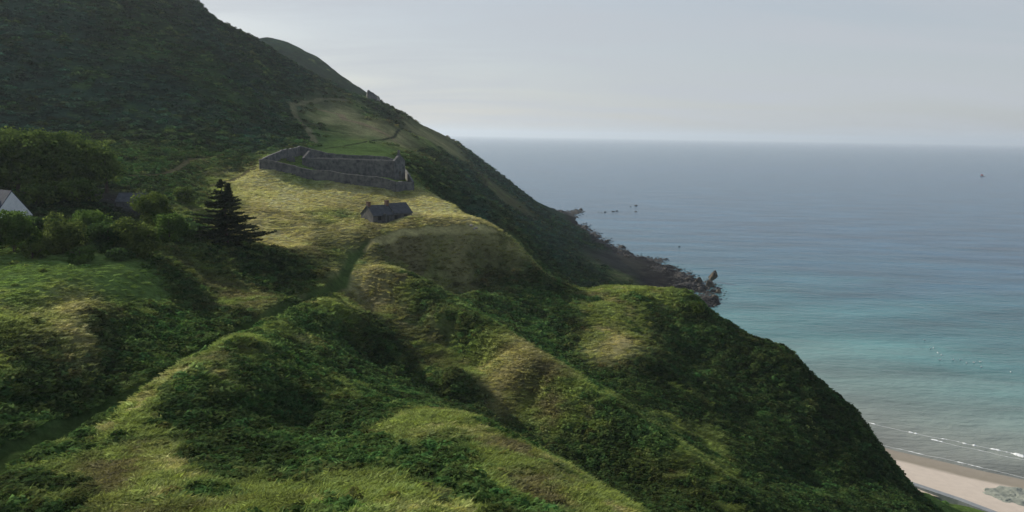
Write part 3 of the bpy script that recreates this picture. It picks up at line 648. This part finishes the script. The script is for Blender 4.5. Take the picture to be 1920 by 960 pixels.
hedge = [(-30, 140, 398, 7, 'round bush at the left picture edge in front of the white house'),
 (28, 142, 396, 7.5, 'round leafy bush right below the white house gable'),
 (80, 148, 408, 6, 'low bush in the dip right of the bush below the gable'),
 (118, 140, 399, 8, 'big dark bush in the middle left of the hedge row'),
 (172, 150, 394, 8, 'bright topped flat bush at the back of the hedge row'),
 (205, 140, 418, 7.5, 'dark low bush at the front middle of the hedge row'),
 (258, 138, 408, 8.5, 'wide bush above the lawn end, below the taller leafy tree'),
 (318, 150, 402, 7.5, 'rounded bush left of the spreading conifer'),
 (350, 158, 420, 6, 'small dark bush tucked under the conifer branches'),
 (60, 134, 455, 6, 'low olive bush on the lawn edge at left'),
 (150, 133, 462, 5, 'low dark bush on the lawn edge, middle of the row'),
 (225, 133, 462, 5, 'low dark bush on the lawn edge, near the row right end')]
for k_, (u, r, vt, w_, lb) in enumerate(hedge):
    broadleaf('hedge_bush', u, r, vt, w_*.9, leafs[k_ % 3], lb, 'bush', 'bushes of the hedge row above the lawn', .34, 1.25, .02)
broadleaf('leafy_tree', 292, 160, 364, 9, leafB, 'mid green leafy tree rising behind the hedge row, left of the conifer', 'tree', None, .36, 1.1, .05)
broadleaf('shrub', 352, 205, 352, 6, leafB, 'light green shrub on the bank behind the conifer', 'bush', None, .4, .9, .02)
broadleaf('shrub', 822, 200, 434, 1.2, leafB, 'tiny shrub alone on the near lip of the dry grass field', 'bush', None, .2, 1.4, .02)
broadleaf('shrub', 876, 212, 420, 3.2, leafB, 'dark low shrub near the right corner of the dry field', 'bush', None, .3, 1.2, .02)
# shrubs clinging to the edge of the bluff over the beach
broadleaf('cliff_shrub', 1480, 184, 662, 4.2, leafB, 'round shrub bulging from the bluff edge above the beach', 'bush', None, .3, 1.3, .02)
broadleaf('cliff_shrub', 1598, 174, 764, 3.0, leafA, 'small wind cut shrub jutting from the bluff edge over the surf', 'bush', None, .3, 1.3, .02)
broadleaf('cliff_shrub', 1310, 184, 566, 4.5, leafB, 'rounded shrub just below the crest of the bluff', 'bush', None, .32, 1.2, .02)

def conifer():
    p_ = at(427, 480, 163); gz = ground(p_.x, p_.y); H = at(425, 336, 163).z-gz
    root = empty('conifer_tree', (p_.x, p_.y, gz)); tag(root, 'dark spreading conifer with layered flat branches at the field edge', 'tree')
    mb = MB(); mb.tube([(0, 0, -.5), (-.1, 0, H*.4), (-.6, 0, H*.75), (-.9, 0, H*.98)], [.38, .27, .13, .03], 8)
    mb.tube([(-.3, 0, H*.55), (.5, .1, H*.75), (.7, .1, H*.92)], [.14, .1, .03], 6)
    P_, N_, S_2 = [], [], []
    rr = random.Random(5)
    def branch(z0, x0, L, az, rise):
        pts_ = []; m_ = int(L*5)+3
        dirv = np.array([math.cos(az), math.sin(az), 0]); per = np.array([-math.sin(az), math.cos(az), 0])
        for i_ in range(m_):
            t_ = i_/(m_-1); wdt = (.16+.5*L*.32*t_*(1-t_)*2.4)
            cz = z0 - .05*L*math.sin(t_*2.2) + rise*L*t_*t_
            for k_ in range(int(6+wdt*9)):
                q_ = np.array([x0, 0, cz]) + dirv*(L*t_) + per*rr.uniform(-wdt, wdt) + np.array([0, 0, rr.gauss(-.03, .09)])
                P_.append(q_); N_.append(np.array([rr.gauss(0, .32), rr.gauss(0, .32), 1])); S_2.append(rr.uniform(.38, .75))
        mb.tube([(x0, 0, z0-.08), (x0+dirv[0]*L*.5, dirv[1]*L*.5, z0-.03*L-.08), (x0+dirv[0]*L*.92, dirv[1]*L*.92, z0+rise*L*.8-.08)], [.07, .05, .015], 4)
    for k_ in range(17):
        f_ = min(1, max(0, k_/16+rr.uniform(-.025, .025))); z0 = H*(.11+.83*f_); Lm = (8.4*(1-f_)**.95+.7)*rr.uniform(.85, 1.1)
        nbz = 7 if f_ < .8 else 5
        for j_ in range(nbz):
            az = 6.283*(j_+rr.random()*.7)/nbz; L_ = Lm*rr.uniform(.6, 1.05)
            branch(z0+rr.uniform(-.25, .25), -.8*f_, L_, az, rr.uniform(.0, .14))
    # a few long limbs that stand out on either side
    for z_, az, L_ in ((.20, .15, 7.6), (.30, -.2, 7.0), (.42, .2, 5.8), (.24, 3.3, 7.4), (.36, 2.95, 7.0), (.47, 3.25, 6.2), (.62, 3.0, 4.0)):
        branch(H*z_, -.2, L_, az, .05)
    for zt in np.linspace(.62, .93, 12):
        for az in (0, 2.1, 4.2): branch(H*zt, .45+.5*(zt-.6), .25+3.2*(.97-zt), az+zt*11, .18)
    for zt in np.linspace(.90, .985, 5):
        for az in (0, 2.1, 4.2): branch(H*zt, -.85, .15+2.6*(1-zt), az+zt*31, .2)
    mb.build('trunk', barkm, root)
    v_, f_2 = cards(np.array(P_), np.array(N_), np.array(S_2), .55)
    link(bpy.data.objects.new('crown', np_mesh('crown', v_, 4, f_2, leafC)), root)
conifer()

# ------------------------------------------------------------------ stone and slate
stone = noisy_mat('old_grey_stone', (.055, .058, .062), (.17, .168, .155), .7, .9, .6, 4, 6, .1)
stoneL = noisy_mat('limewashed_stone', (.22, .20, .17), (.42, .38, .32), 1.2, .9, .5, 4, 6, .1)
slate = noisy_mat('slate_roof', (.050, .056, .062), (.095, .10, .105), .9, .75, .4, 6, 5, .04, .2)
brick = noisy_mat('brown_chimney_brick', (.09, .055, .04), (.17, .10, .07), 5, .9, .4)
white = noisy_mat('white_render', (.62, .64, .66), (.76, .77, .78), 1.2, .8, .15)
dark = noisy_mat('dark_opening', (.010, .010, .012), (.018, .018, .02), 3, .4, .1)
wood = noisy_mat('weathered_wood', (.05, .055, .05), (.10, .10, .09), 4, .8, .3)
asph = noisy_mat('asphalt', (.045, .047, .052), (.06, .062, .068), 1.5, .85, .2)

# stone cottage in the dry field
def stone_cottage():
    a = hit(700, 419); L, W, hw, hr = 12.2, 6.4, 2.1, 4.4
    rz = R(41); root = empty('stone_cottage', (a.x, a.y, a.z-.1), rz)
    tag(root, 'low grey stone cottage with slate roof standing alone in the dry grass field', 'cottage')
    # local frame: x along the front from the near corner, y back
    mb = MB(); t = .5
    mb.prism([(0, -1.5), (W, -1.5), (W, hw), (W/2, hr), (0, hw)], 'x', 0, t)         # near gable wall
    mb.prism([(0, -1.5), (W, -1.5), (W, hw), (W/2, hr), (0, hw)], 'x', L-t, L)
    mb.box((L/2, t/2, (hw-1.5)/2-.002), (L/2-t-.002, t/2, (hw+1.5)/2)); mb.box((L/2, W-t/2, (hw-1.5)/2-.002), (L/2-t-.002, t/2, (hw+1.5)/2))
    mb.build('wall', stone, root)
    def roof(x0, x1, dz):
        m_ = MB(); th = .16; ov = .3; sl_ = (hr-hw)/(W/2)
        pr = [(-ov, hw-ov*sl_+dz), (W/2, hr+dz), (W+ov, hw-ov*sl_+dz), (W+ov, hw-ov*sl_+dz+th), (W/2, hr+dz+th*1.3), (-ov, hw-ov*sl_+dz+th)]
        n = len(pr); m_.add([(x0, *p) for p in pr]+[(x1, *p) for p in pr], [(0, 1, 4, 5), (1, 2, 3, 4), (6, 11, 10, 7), (7, 10, 9, 8)]+[(i, i+n, (i+1) % n+n, (i+1) % n) for i in range(n)])
        o_ = m_.build('roof', slate, root); return o_
    r1 = roof(-.12, L*.52, .02); r2 = roof(L*.52+.01, L+.15, .34)
    for x_, dz in ((.45, 0), (L*.50, .15)):
        m_ = MB(); m_.box((x_, W/2, hr+.35+dz), (.38, .55, .75)); m_.box((x_, W/2, hr+1.14+dz), (.46, .63, .05)); c_ = m_.build('chimney', brick, r1)
        m_ = MB()
        for q_ in (-.25, .25): m_.tube([(x_, W/2+q_, hr+1.19+dz), (x_, W/2+q_, hr+1.5+dz)], [.12, .10], 8)
    dm = MB(); dm.box((L*.36, -.01, 1.0), (.5, .06, 1.05)); d_ = dm.build('door', wood, root)
    for x_ in (L*.16, L*.58, L*.82):
        m_ = MB()
        m_.box((x_, -.02, 1.95), (.52, .05, .05)); m_.box((x_, -.02, .8), (.56, .08, .05)); m_.box((x_-.48, -.02, 1.375), (.04, .05, .525)); m_.box((x_+.48, -.02, 1.375), (.04, .05, .525)); m_.box((x_, -.02, 1.375), (.02, .03, .525))
        wd = m_.build('window', wood, root)
        m_ = MB(); m_.box((x_, -.006, 1.375), (.43, .01, .52)); m_.build('pane', dark, wd)
    m_ = MB(); m_.box((L*.36-1.2, -.8, 1.2), (.12, .7, 1.4)); m_.build('buttress', stone, root)
    return root
stone_cottage()

# white gabled house at the left edge
def white_house():
    r = 172; th, _ = ray(22, 480); peak = at(22, 360, r); gz = ground(peak.x, peak.y)
    W, Ln = 6.6, 11.0; hw = at(48, 397, r).z - gz; hr = peak.z-gz
    root = empty('white_house', (peak.x, peak.y, gz), R(-8)); tag(root, 'white rendered house with dark slate roof half hidden behind bushes at the left edge', 'house')
    mb = MB(); hw = hr-3.3*1.35
    mb.prism([(-W/2, -2), (W/2, -2), (W/2, hw), (0, hr), (-W/2, hw)], 'y', 0, .4)
    mb.prism([(-W/2, -2), (W/2, -2), (W/2, hw), (0, hr), (-W/2, hw)], 'y', Ln-.4, Ln)
    mb.box((W/2-.2, Ln/2, hw/2-1.002), (.2, Ln/2-.402, hw/2+1)); mb.box((-W/2+.2, Ln/2, hw/2-1.002), (.2, Ln/2-.402, hw/2+1))
    mb.build('wall', white, root); root.rotation_euler[2] = R(56)
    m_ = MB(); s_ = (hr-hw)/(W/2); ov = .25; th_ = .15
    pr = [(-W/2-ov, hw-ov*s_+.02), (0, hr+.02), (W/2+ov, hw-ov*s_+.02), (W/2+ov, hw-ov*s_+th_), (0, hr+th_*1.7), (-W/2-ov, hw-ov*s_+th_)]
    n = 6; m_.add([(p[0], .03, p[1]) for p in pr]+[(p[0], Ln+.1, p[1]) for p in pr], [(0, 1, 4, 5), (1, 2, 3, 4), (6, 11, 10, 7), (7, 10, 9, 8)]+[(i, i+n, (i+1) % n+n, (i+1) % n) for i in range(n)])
    rf = m_.build('roof', noisy_mat('shaded_slate', (.030, .042, .065), (.05, .065, .09), 1.5, .85, .3, 6, 5, .04, .1), root)  # slate colour darkened and blued to stand in for hill and tree shade
    m_ = MB(); m_.box((-W*.25, 3.0, hr-1.75), (.4, .5, .55)); m_.build('skylight', white, rf)
white_house()

# dark slate roofed shed between the trees
def shed():
    a = hit(246, 392); gz = a.z; root = empty('barn', (a.x, a.y, gz), R(8)); tag(root, 'low dark slate roofed barn beyond the hedge, right of the tall trees', 'barn')
    L_, W_, hw, hr = 6.2, 5.4, 1.6, 3.2
    m_ = MB()
    for x0, x1 in ((0, .4), (L_-.4, L_)): m_.prism([(0, -1), (W_, -1), (W_, hw), (W_/2, hr), (0, hw)], 'x', x0-L_/2, x1-L_/2)
    m_.box((0, .2, hw/2-.502), (L_/2-.402, .2, hw/2+.5)); m_.box((0, W_-.2, hw/2-.502), (L_/2-.402, .2, hw/2+.5)); m_.build('wall', stone, root)
    m_ = MB(); s_ = (hr-hw)/(W_/2); ov = .25
    pr = [(-ov, hw-ov*s_+.02), (W_/2, hr+.02), (W_+ov, hw-ov*s_+.02), (W_+ov, hw-ov*s_+.17), (W_/2, hr+.2), (-ov, hw-ov*s_+.17)]; n = 6
    m_.add([(-L_/2-.2, *p) for p in pr]+[(L_/2+.2, *p) for p in pr], [(0, 1, 4, 5), (1, 2, 3, 4), (6, 11, 10, 7), (7, 10, 9, 8)]+[(i, i+n, (i+1) % n+n, (i+1) % n) for i in range(n)])
    m_.build('roof', slate, root)
    m_ = MB(); m_.box((1.5, -.02, .8), (1.0, .04, 1.0)); m_.build('door', wood, root)
shed()

# walled kirkyard with the roofless church inside
def wall_run(mb, a, b, h0, h1, t=.55, n=24, jag=.14, drop=1.6, zlist=None):
    a = Vector((a[0], a[1], 0)); b = Vector((b[0], b[1], 0)); d = (b-a).normalized(); s = Vector((-d.y, d.x, 0))*(t/2); base = len(mb.v)
    for i in range(n+1):
        f = i/n; p = a.lerp(b, f); g = ground(p.x, p.y); top = g + h0+(h1-h0)*f + random.uniform(-jag, jag)
        for q_, z_ in ((p-s, g-drop), (p-s, top), (p+s, top), (p+s, g-drop)): mb.v.append((q_.x, q_.y, z_))
    for i in range(n):
        for j in range(4): mb.f.append((base+i*4+j, base+i*4+(j+1) % 4, base+(i+1)*4+(j+1) % 4, base+(i+1)*4+j))
    mb.f += [tuple(base+j for j in (0, 1, 2, 3)), tuple(base+n*4+j for j in (3, 2, 1, 0))]
A_ = at(489, 316, 260); B_ = at(741, 359, 246); K_ = at(563, 290, 295); E_ = at(748, 314, 282); C_ = at(775, 345, 252)
def local(mbx, org):
    mbx.v = [(x-org.x, y-org.y, z-org.z) for x, y, z in mbx.v]; return mbx
kw = empty('kirkyard_wall', (A_.x, A_.y, ground(A_.x, A_.y))); tag(kw, 'high grey rubble stone wall enclosing the old hillside kirkyard', 'wall')
for a, b, h0, h1 in ((A_, B_, 2.9, 3.3), (A_, K_, 3.2, 3.3), (B_, C_, 3.3, 2.4), (C_, E_, 2.8, 2.8), (K_, E_, 3.3, 2.6)):
    mb = MB(); wall_run(mb, a, b, h0, h1); local(mb, kw.location).build('wall_panel', stone, kw)
for p_ in (A_, K_):
    mb = MB(); g_ = ground(p_.x, p_.y); mb.box((p_.x, p_.y, g_+1.3), (.45, .45, 2.0), .4); local(mb, kw.location).build('pillar', stone, kw)
# church: west gable near K, east gable near the right end
cw = at(568, 314, 277); ce = at(741, 336, 257); dch = (ce-cw); dch.z = 0; Lc = dch.length; rzc = math.atan2(dch.y, dch.x); 
ch = empty('ruined_church', (cw.x, cw.y, ground(ce.x, ce.y)), rzc); tag(ch, 'roofless grey stone church ruin with tall end gables inside the kirkyard wall', 'church')
Wc = 6.2; Hc = 76.0-ground(ce.x, ce.y)
print('church', Lc, Hc)
mb = MB(); mb.box((Lc/2, 0, Hc/2-1), (Lc/2-.45, .4, Hc/2+1)); mb.build('wall', stone, ch)
mb = MB(); mb.box((Lc/2, Wc, Hc/2-1), (Lc/2-.45, .4, Hc/2+1)); mb.build('wall', stone, ch)
def gable(x0, x1, hpk, win):
    mb = MB(); w0, w1, z0, z1 = Wc/2-.7, Wc/2+.7, .9, 2.7
    if win:
        mb.prism([(-.4, -2), (w0, -2), (w0, Hc+(hpk-Hc)*.6), (-.4, Hc)], 'x', x0, x1)
        mb.prism([(w1, -2), (Wc+.4, -2), (Wc+.4, Hc), (w1, Hc+(hpk-Hc)*.6)], 'x', x0, x1)
        mb.prism([(w0+.001, -2), (w1-.001, -2), (w1-.001, z0), (w0+.001, z0)], 'x', x0, x1)
        mb.prism([(w0+.001, z1), (w1-.001, z1), (w1-.001, Hc+(hpk-Hc)*.6), (Wc/2, hpk), (w0+.001, Hc+(hpk-Hc)*.6)], 'x', x0, x1)
    else: mb.prism([(-.4, -2), (Wc+.4, -2), (Wc+.4, Hc), (Wc/2, hpk), (-.4, Hc)], 'x', x0, x1)
    return mb.build('gable', stone, ch)
gable(0, .8, Hc+2.4, False); g2 = gable(Lc-.8, Lc, Hc+2.6, True)
mb = MB(); mb.box((Lc-.4, Wc/2, Hc+3.0), (.3, .35, .45)); mb.build('bellcote', stone, g2)
# gravestones
gm = [None]*3
for k_ in range(3):
    mb = MB(); w_, h_ = (.42, 1.25) if k_ == 0 else (.5, 1.0) if k_ == 1 else (.28, 1.8)
    mb.prism([(-w_, -.3), (w_, -.3), (w_, h_*.85), (w_*.6, h_), (-w_*.6, h_), (-w_, h_*.85)], 'y', -.09, .09)
    me = bpy.data.meshes.new('gravestone'); me.from_pydata(mb.v, [], mb.f); me.materials.append(stone); gm[k_] = me
def grave(x, y, k_, lb, grp, s=1.0):
    o = link(bpy.data.objects.new('gravestone', gm[k_])); o.location = (x, y, ground(x, y)+.05); o.rotation_euler = (random.uniform(-.06, .06), random.uniform(-.05, .05), rzc+math.pi/2*0+random.uniform(-.3, .3)+.9); o.scale = (s, s, s); tag(o, lb, 'gravestone', grp)
for k_ in range(26):
    f_ = random.uniform(.18, .93); side = random.uniform(2.4, 8.2); pA = A_.lerp(B_, f_); n2 = Vector((-(B_-A_).y, (B_-A_).x, 0)).normalized()
    q_ = pA + n2*side
    rel = (Vector((q_.x, q_.y, 0))-Vector((cw.x, cw.y, 0))); lx = rel.dot(dch.normalized()); ly = rel.dot(Vector((-dch.y, dch.x, 0)).normalized())
    if -1 < lx < Lc+1 and ly > -1.0: q_ = pA + n2*1.6
    grave(q_.x, q_.y, random.choice((0, 1)), 'small weathered gravestone standing among others inside the kirkyard', 'small gravestones in the walled kirkyard', random.uniform(.9, 1.25))
for u, v, lb in ((699, 334, 'left one of two tall gravestones before the dark church wall'), (708, 336, 'right one of two tall gravestones before the dark church wall')):
    p_ = at(u, v, 251); grave(p_.x, p_.y, 2, lb, None, 1.3)
for u, v in ((515, 292), (528, 291), (540, 290), (550, 289), (520, 296), (545, 294)):
    p_ = at(u, v, 272+random.uniform(0, 8)); grave(p_.x, p_.y, 0, 'gravestone in the far left corner of the kirkyard', 'gravestones in the far left kirkyard corner', 1.2)

# pale stones at the right corner of the field
for u, v, s in ((884, 424, .55), (893, 428, .6), (889, 431, .4)):
    p_ = hit(u, v); o = link(bpy.data.objects.new('field_stone', rock_mesh(int(u), stoneL, .8, 2))); o.location = p_; o.scale = (s,)*3; tag(o, 'pale boulder lying at the right corner of the dry field', 'rock', 'pale boulders at the field corner')

# ruined tower on the skyline
def ruin():
    th, _ = ray(697, 480); p_ = at(697, 186, 590); gz = ground(p_.x, p_.y); root = empty('ruined_tower', (p_.x, p_.y, gz), R(20))
    tag(root, 'jagged stump of a ruined stone tower on the hill skyline', 'ruin')
    s = 590/F; top = at(692, 169, 590).z-gz; print('ruin top', top)
    top = max(5.0, min(top, 12))
    mb = MB(); mb.prism([(-3.6, -3), (3.2, -3), (3.4, top*.45), (1.8, top*.58), (.9, top*.72), (-.8, top*.80), (-2.3, top), (-3.3, top*.96)], 'y', -2.2, -1.4); mb.build('wall', stone, root)
    mb = MB(); mb.prism([(-2.2, -3), (2.2, -3), (2.2, top*.5), (.4, top*.62), (-1, top*.75), (-2.2, top*.93)], 'x', -3.55, -2.8); mb.build('wall', stone, root)
    mb = MB(); mb.prism([(2.9, -3), (6.0, -3), (6.0, top*.10), (5.2, top*.36), (4.2, top*.42), (3.4, top*.38)], 'y', -.8, .2); mb.build('wall', stoneL, root)
ruin()

# ------------------------------------------------------------------ boat
def boat():
    p_ = sea_at(1842, 331); root = empty('fishing_boat', (p_.x, p_.y, 0), R(205)); root.scale = (1.3, 1.3, 1.3); tag(root, 'small white and red fishing boat far out on the sea', 'boat')
    L_ = 13; secs = [(-6.5, 1.7, 1.2), (-3, 2.2, 1.2), (1, 2.2, 1.4), (4.5, 1.4, 1.9), (6.6, .05, 2.5)]; mb = MB()
    for x, w_, h_ in secs:
        for y, z in ((-w_, h_), (-w_*.85, .3), (0, -.7), (w_*.85, .3), (w_, h_)): mb.v.append((x, y, z))
    for i in range(4):
        for j in range(4): mb.f.append((i*5+j, (i+1)*5+j, (i+1)*5+j+1, i*5+j+1))
        mb.f.append((i*5, i*5+4, (i+1)*5+4, (i+1)*5))
    mb.f.append((0, 1, 2, 3, 4)); red = noisy_mat('red_paint', (.35, .04, .03), (.42, .06, .04), 2, .4, .05); mb.build('hull', white, root)
    m_ = MB(); m_.box((1.4, 0, 2.6), (1.9, 1.3, 1.3)); m_.box((1.4, 0, 3.98), (2.1, 1.5, .08)); cab = m_.build('wheelhouse', red, root)
    m_ = MB(); m_.box((3.31, 0, 3.1), (.02, 1.0, .4)); m_.box((1.4, -1.31, 3.1), (1.3, .02, .4)); m_.box((1.4, 1.31, 3.1), (1.3, .02, .4)); m_.build('window', dark, cab)
    m_ = MB(); m_.tube([(-3, 0, 1), (-3, 0, 6.5)], [.12, .06], 6); m_.tube([(-3, 0, 5.5), (-5.5, 0, 3.4)], [.06, .05], 5); m_.build('mast', white, root)
boat()
# gulls on the water
def gull_parts():
    b = MB(); b.tube([(-.42, 0, .16), (-.25, 0, .13), (0, 0, .12), (.22, 0, .15), (.34, 0, .22)], [.02, .11, .16, .12, .05], 10)
    b.tube([(.26, 0, .2), (.32, 0, .34), (.36, 0, .42), (.44, 0, .42)], [.07, .055, .075, .03], 8)
    b.tube([(.44, 0, .415), (.52, 0, .40)], [.018, .006], 5)
    for s_ in (-1, 1): b.add([(.15, s_*.15, .17), (-.1, s_*.19, .16), (-.55, s_*.06, .2), (-.1, s_*.06, .28), (.15, s_*.05, .27)], [(0, 1, 2, 3, 4)])
    return b
gmesh = None; wfeather = noisy_mat('white_plumage', (.6, .61, .63), (.7, .71, .73), 3, .7, .05)
gb = gull_parts().build('seagull', wfeather, None, True); first = True
gl = [(1733, 638, 'farthest seagull on the water, alone above the floating flock'), (1745, 654, None), (1750, 653, None), (1758, 662, None), (1765, 666, None), (1762, 675, None), (1787, 675, None), (1801, 675, None), (1812, 681, None), (1826, 680, None), (1838, 679, None), (1839, 689, None), (1895, 698, 'rightmost seagull on the water, apart from the floating flock')]
for u, v, lb in gl:
    o = gb if first else link(gb.copy()); first = False
    p_ = sea_at(u, v); o.location = (p_.x, p_.y, -.02); o.rotation_euler[2] = random.uniform(0, 6.28); o.scale = (1.15,)*3
    tag(o, lb or 'small white seagull floating with the flock off the beach', 'seagull', 'seagulls floating off the beach')

# ------------------------------------------------------------------ ground cover clumps
hidden = bpy.data.collections.new('clump_sources')
leaf_inst = leaf_mat('bracken_fronds', (0, 0, 0), (0, 0, 0), trans=.38, inst=True)
grass_inst = leaf_mat('grass_blades', (0, 0, 0), (0, 0, 0), trans=.45, inst=True)
def src_bracken(seed, n=80, rad=.6, h=.55):
    rs = np.random.default_rng(seed); d = rs.normal(size=(n, 3)); d[:, 2] = np.abs(d[:, 2]); d /= np.linalg.norm(d, axis=1, keepdims=True)
    pos = d*np.array([rad, rad, h])*rs.uniform(.45, 1.05, n)[:, None]; v, f = cards(pos, d+rs.normal(size=(n, 3))*.5+np.array([0, 0, .5]), rs.uniform(.22, .46, n), .6)
    o = bpy.data.objects.new('bracken_source', np_mesh('b', v, 4, f, leaf_inst)); hidden.objects.link(o)
def src_grass(seed, n=34, rad=.38, h=.62):
    rs = np.random.default_rng(seed); v = []; f = []
    for k_ in range(n):
        a = rs.uniform(0, 6.283); r0 = rad*math.sqrt(rs.random()); bx, by = r0*math.cos(a), r0*math.sin(a); hh = h*rs.uniform(.55, 1.1)
        lean = rs.normal(0, .26, 2)+np.array([.22, -.08]); wdt = rs.uniform(.016, .034); p = rs.uniform(0, 6.283); wx_, wy_ = wdt*math.cos(p), wdt*math.sin(p); b = len(v)
        v += [(bx-wx_, by-wy_, -.1), (bx+wx_, by+wy_, -.1), (bx+lean[0]*.5+wx_*.8, by+lean[1]*.5+wy_*.8, hh*.6), (bx+lean[0]*1.4, by+lean[1]*1.4, hh)]
        f.append((b, b+1, b+2, b+3))
    o = bpy.data.objects.new('grass_source', np_mesh('g', v, 4, f, grass_inst)); hidden.objects.link(o)
for s_ in range(4): src_bracken(s_)
srcB = hidden; 
hidden2 = bpy.data.collections.new('grass_sources'); hidden_b = hidden; hidden = hidden2
for s_ in range(4): src_grass(s_)
hidden = hidden_b
def scatter(name, label, pts, rot, scl, tint, coll):
    me = bpy.data.meshes.new(name); me.vertices.add(len(pts)); me.vertices.foreach_set('co', pts.astype(np.float32).ravel())
    a = me.attributes.new('rot', 'FLOAT_VECTOR', 'POINT'); a.data.foreach_set('vector', rot.astype(np.float32).ravel())
    a = me.attributes.new('scl', 'FLOAT_VECTOR', 'POINT'); a.data.foreach_set('vector', scl.astype(np.float32).ravel())
    a = me.attributes.new('tint', 'FLOAT_COLOR', 'POINT'); a.data.foreach_set('color', np.concatenate([tint, np.ones((len(tint), 1))], 1).astype(np.float32).ravel())
    o = link(bpy.data.objects.new(name, me)); tag(o, label, kind='stuff')
    ng = bpy.data.node_groups.new(name, 'GeometryNodeTree')
    ng.interface.new_socket('Geometry', in_out='INPUT', socket_type='NodeSocketGeometry'); ng.interface.new_socket('Geometry', in_out='OUTPUT', socket_type='NodeSocketGeometry')
    gi = ng.nodes.new('NodeGroupInput'); go = ng.nodes.new('NodeGroupOutput'); ip = ng.nodes.new('GeometryNodeInstanceOnPoints')
    ci = ng.nodes.new('GeometryNodeCollectionInfo'); ci.inputs['Collection'].default_value = coll; ci.inputs['Separate Children'].default_value = True; ci.inputs['Reset Children'].default_value = True
    ar = ng.nodes.new('GeometryNodeInputNamedAttribute'); ar.data_type = 'FLOAT_VECTOR'; ar.inputs['Name'].default_value = 'rot'
    as_ = ng.nodes.new('GeometryNodeInputNamedAttribute'); as_.data_type = 'FLOAT_VECTOR'; as_.inputs['Name'].default_value = 'scl'
    l = ng.links.new; l(gi.outputs[0], ip.inputs['Points']); l(ci.outputs[0], ip.inputs['Instance']); ip.inputs['Pick Instance'].default_value = True
    l(ar.outputs[0], ip.inputs['Rotation']); l(as_.outputs[0], ip.inputs['Scale']); l(ip.outputs[0], go.inputs[0])
    md = o.modifiers.new('clumps', 'NODES'); md.node_group = ng
def sample(n, r0, r1, a0=-40, a1=40):
    """uniform in area"""
    r = np.sqrt(rng.uniform(r0*r0, r1*r1, n)); th = rng.uniform(R(a0), R(a1), n); return th, np.log(r)
CWg = CW; PMg = PATHMASK
def gather(bands):
    out = []
    for n, r0, r1, s0, s1 in bands:
        th, lr = sample(n, r0, r1); r = np.exp(lr); z = CAMH + bil(ZS, th, lr)*r
        out.append(np.stack([th, lr, r, z, rng.uniform(s0, s1, n)], 1))
    return np.concatenate(out)
def exclude(x, y, ok):
    # keep the kirkyard, cottage and roofed buildings clear of clumps
    for (cx, cy, rad) in EXC: ok &= np.hypot(x-cx, y-cy) > rad
    return ok
cot = hit(730, 412); EXC = [(cot.x, cot.y+3, 8.0)]
bands = [(48000, 30, 150, .5, 1.45), (52000, 150, 290, .8, 2.0), (34000, 290, 700, 1.6, 4.2)]
S = gather(bands); th, lr, r, z, s = S.T
wts = bil(CWg, th, lr); pm = bil(PMg, th, lr); leafy = wts @ np.array([1, 1, 0, .0, .0, .0, 1, 0, 0]); leafy = np.clip((leafy-.40)/.3, 0.012, 1)*(1-np.clip(wts[:, 2]*3, 0, 1))
x = r*np.sin(th); y = r*np.cos(th)
ok = (rng.random(len(r)) < leafy) & (pm < .3) & (z > 4.5); ok = exclude(x, y, ok)
c = bil(colr_c, th, lr)[ok]*rng.uniform(.6, 1.6, (ok.sum(), 1))*np.array([1, 1.04, 1])*1.15
c[:, 0] *= rng.uniform(.8, 1.35, len(c))
n_ = ok.sum(); rot = np.stack([rng.uniform(-.15, .15, n_), rng.uniform(-.15, .15, n_), rng.uniform(0, 6.28, n_)], 1)
sc3 = np.stack([s[ok], s[ok], s[ok]*rng.uniform(.55, 1.0, n_)], 1); sc3[:, 2] *= np.where(r[ok] > 290, .75, 1)
scatter('bracken', 'dark green bracken and bramble covering the slopes', np.stack([x[ok], y[ok], z[ok]], 1), rot, sc3, c, hidden_b)
print('bracken clumps', n_)
bands = [(210000, 30, 130, .4, .78), (130000, 120, 290, .6, 1.05)]
S = gather(bands); th, lr, r, z, s = S.T
wts = bil(CWg, th, lr); pm = bil(PMg, th, lr); gr = wts @ np.array([.10, .10, .55, 1, 0.05, .55, 0, 0, 0])
x = r*np.sin(th); y = r*np.cos(th)
ok = (rng.random(len(r)) < gr) & (pm < .35) & (z > 5); ok = exclude(x, y, ok)
c = np.clip(bil(colr_c, th, lr)[ok]*rng.uniform(.8, 1.4, (ok.sum(), 1))*1.45, 0, .62)
c[:, 2] *= rng.uniform(.7, 1.2, len(c)); n_ = ok.sum()
rot = np.stack([rng.normal(0, .12, n_), rng.normal(0, .12, n_), rng.uniform(-.8, .8, n_)], 1)
flat_ = (wts @ np.array([1, 1, .38, 1, .3, .8, 1, 1, 1]))[ok]
sc3 = np.stack([s[ok]*1.15, s[ok]*1.15, s[ok]*rng.uniform(.6, 1.15, n_)*flat_], 1)
scatter('long_grass', 'long olive and straw coloured grass on crests and field', np.stack([x[ok], y[ok], z[ok]], 1), rot, sc3, c, hidden2)
print('grass clumps', n_, 'rocks', rock_n)

# ------------------------------------------------------------------ haze
def haze():
    mb = MB(); mb.box((0, 15000, 112), (29000, 21000, 121))
    m, t, o = nodes_mat('sea_haze'); v = t.nodes.new('ShaderNodeVolumePrincipled'); v.inputs['Density'].default_value = 7.2e-5
    v.inputs['Color'].default_value = (.74, .86, 1.0, 1); v.inputs['Anisotropy'].default_value = .25
    t.links.new(v.outputs[0], o.inputs['Volume']); h = mb.build('haze', m); tag(h, 'thin pale sea haze', kind='stuff')
haze()
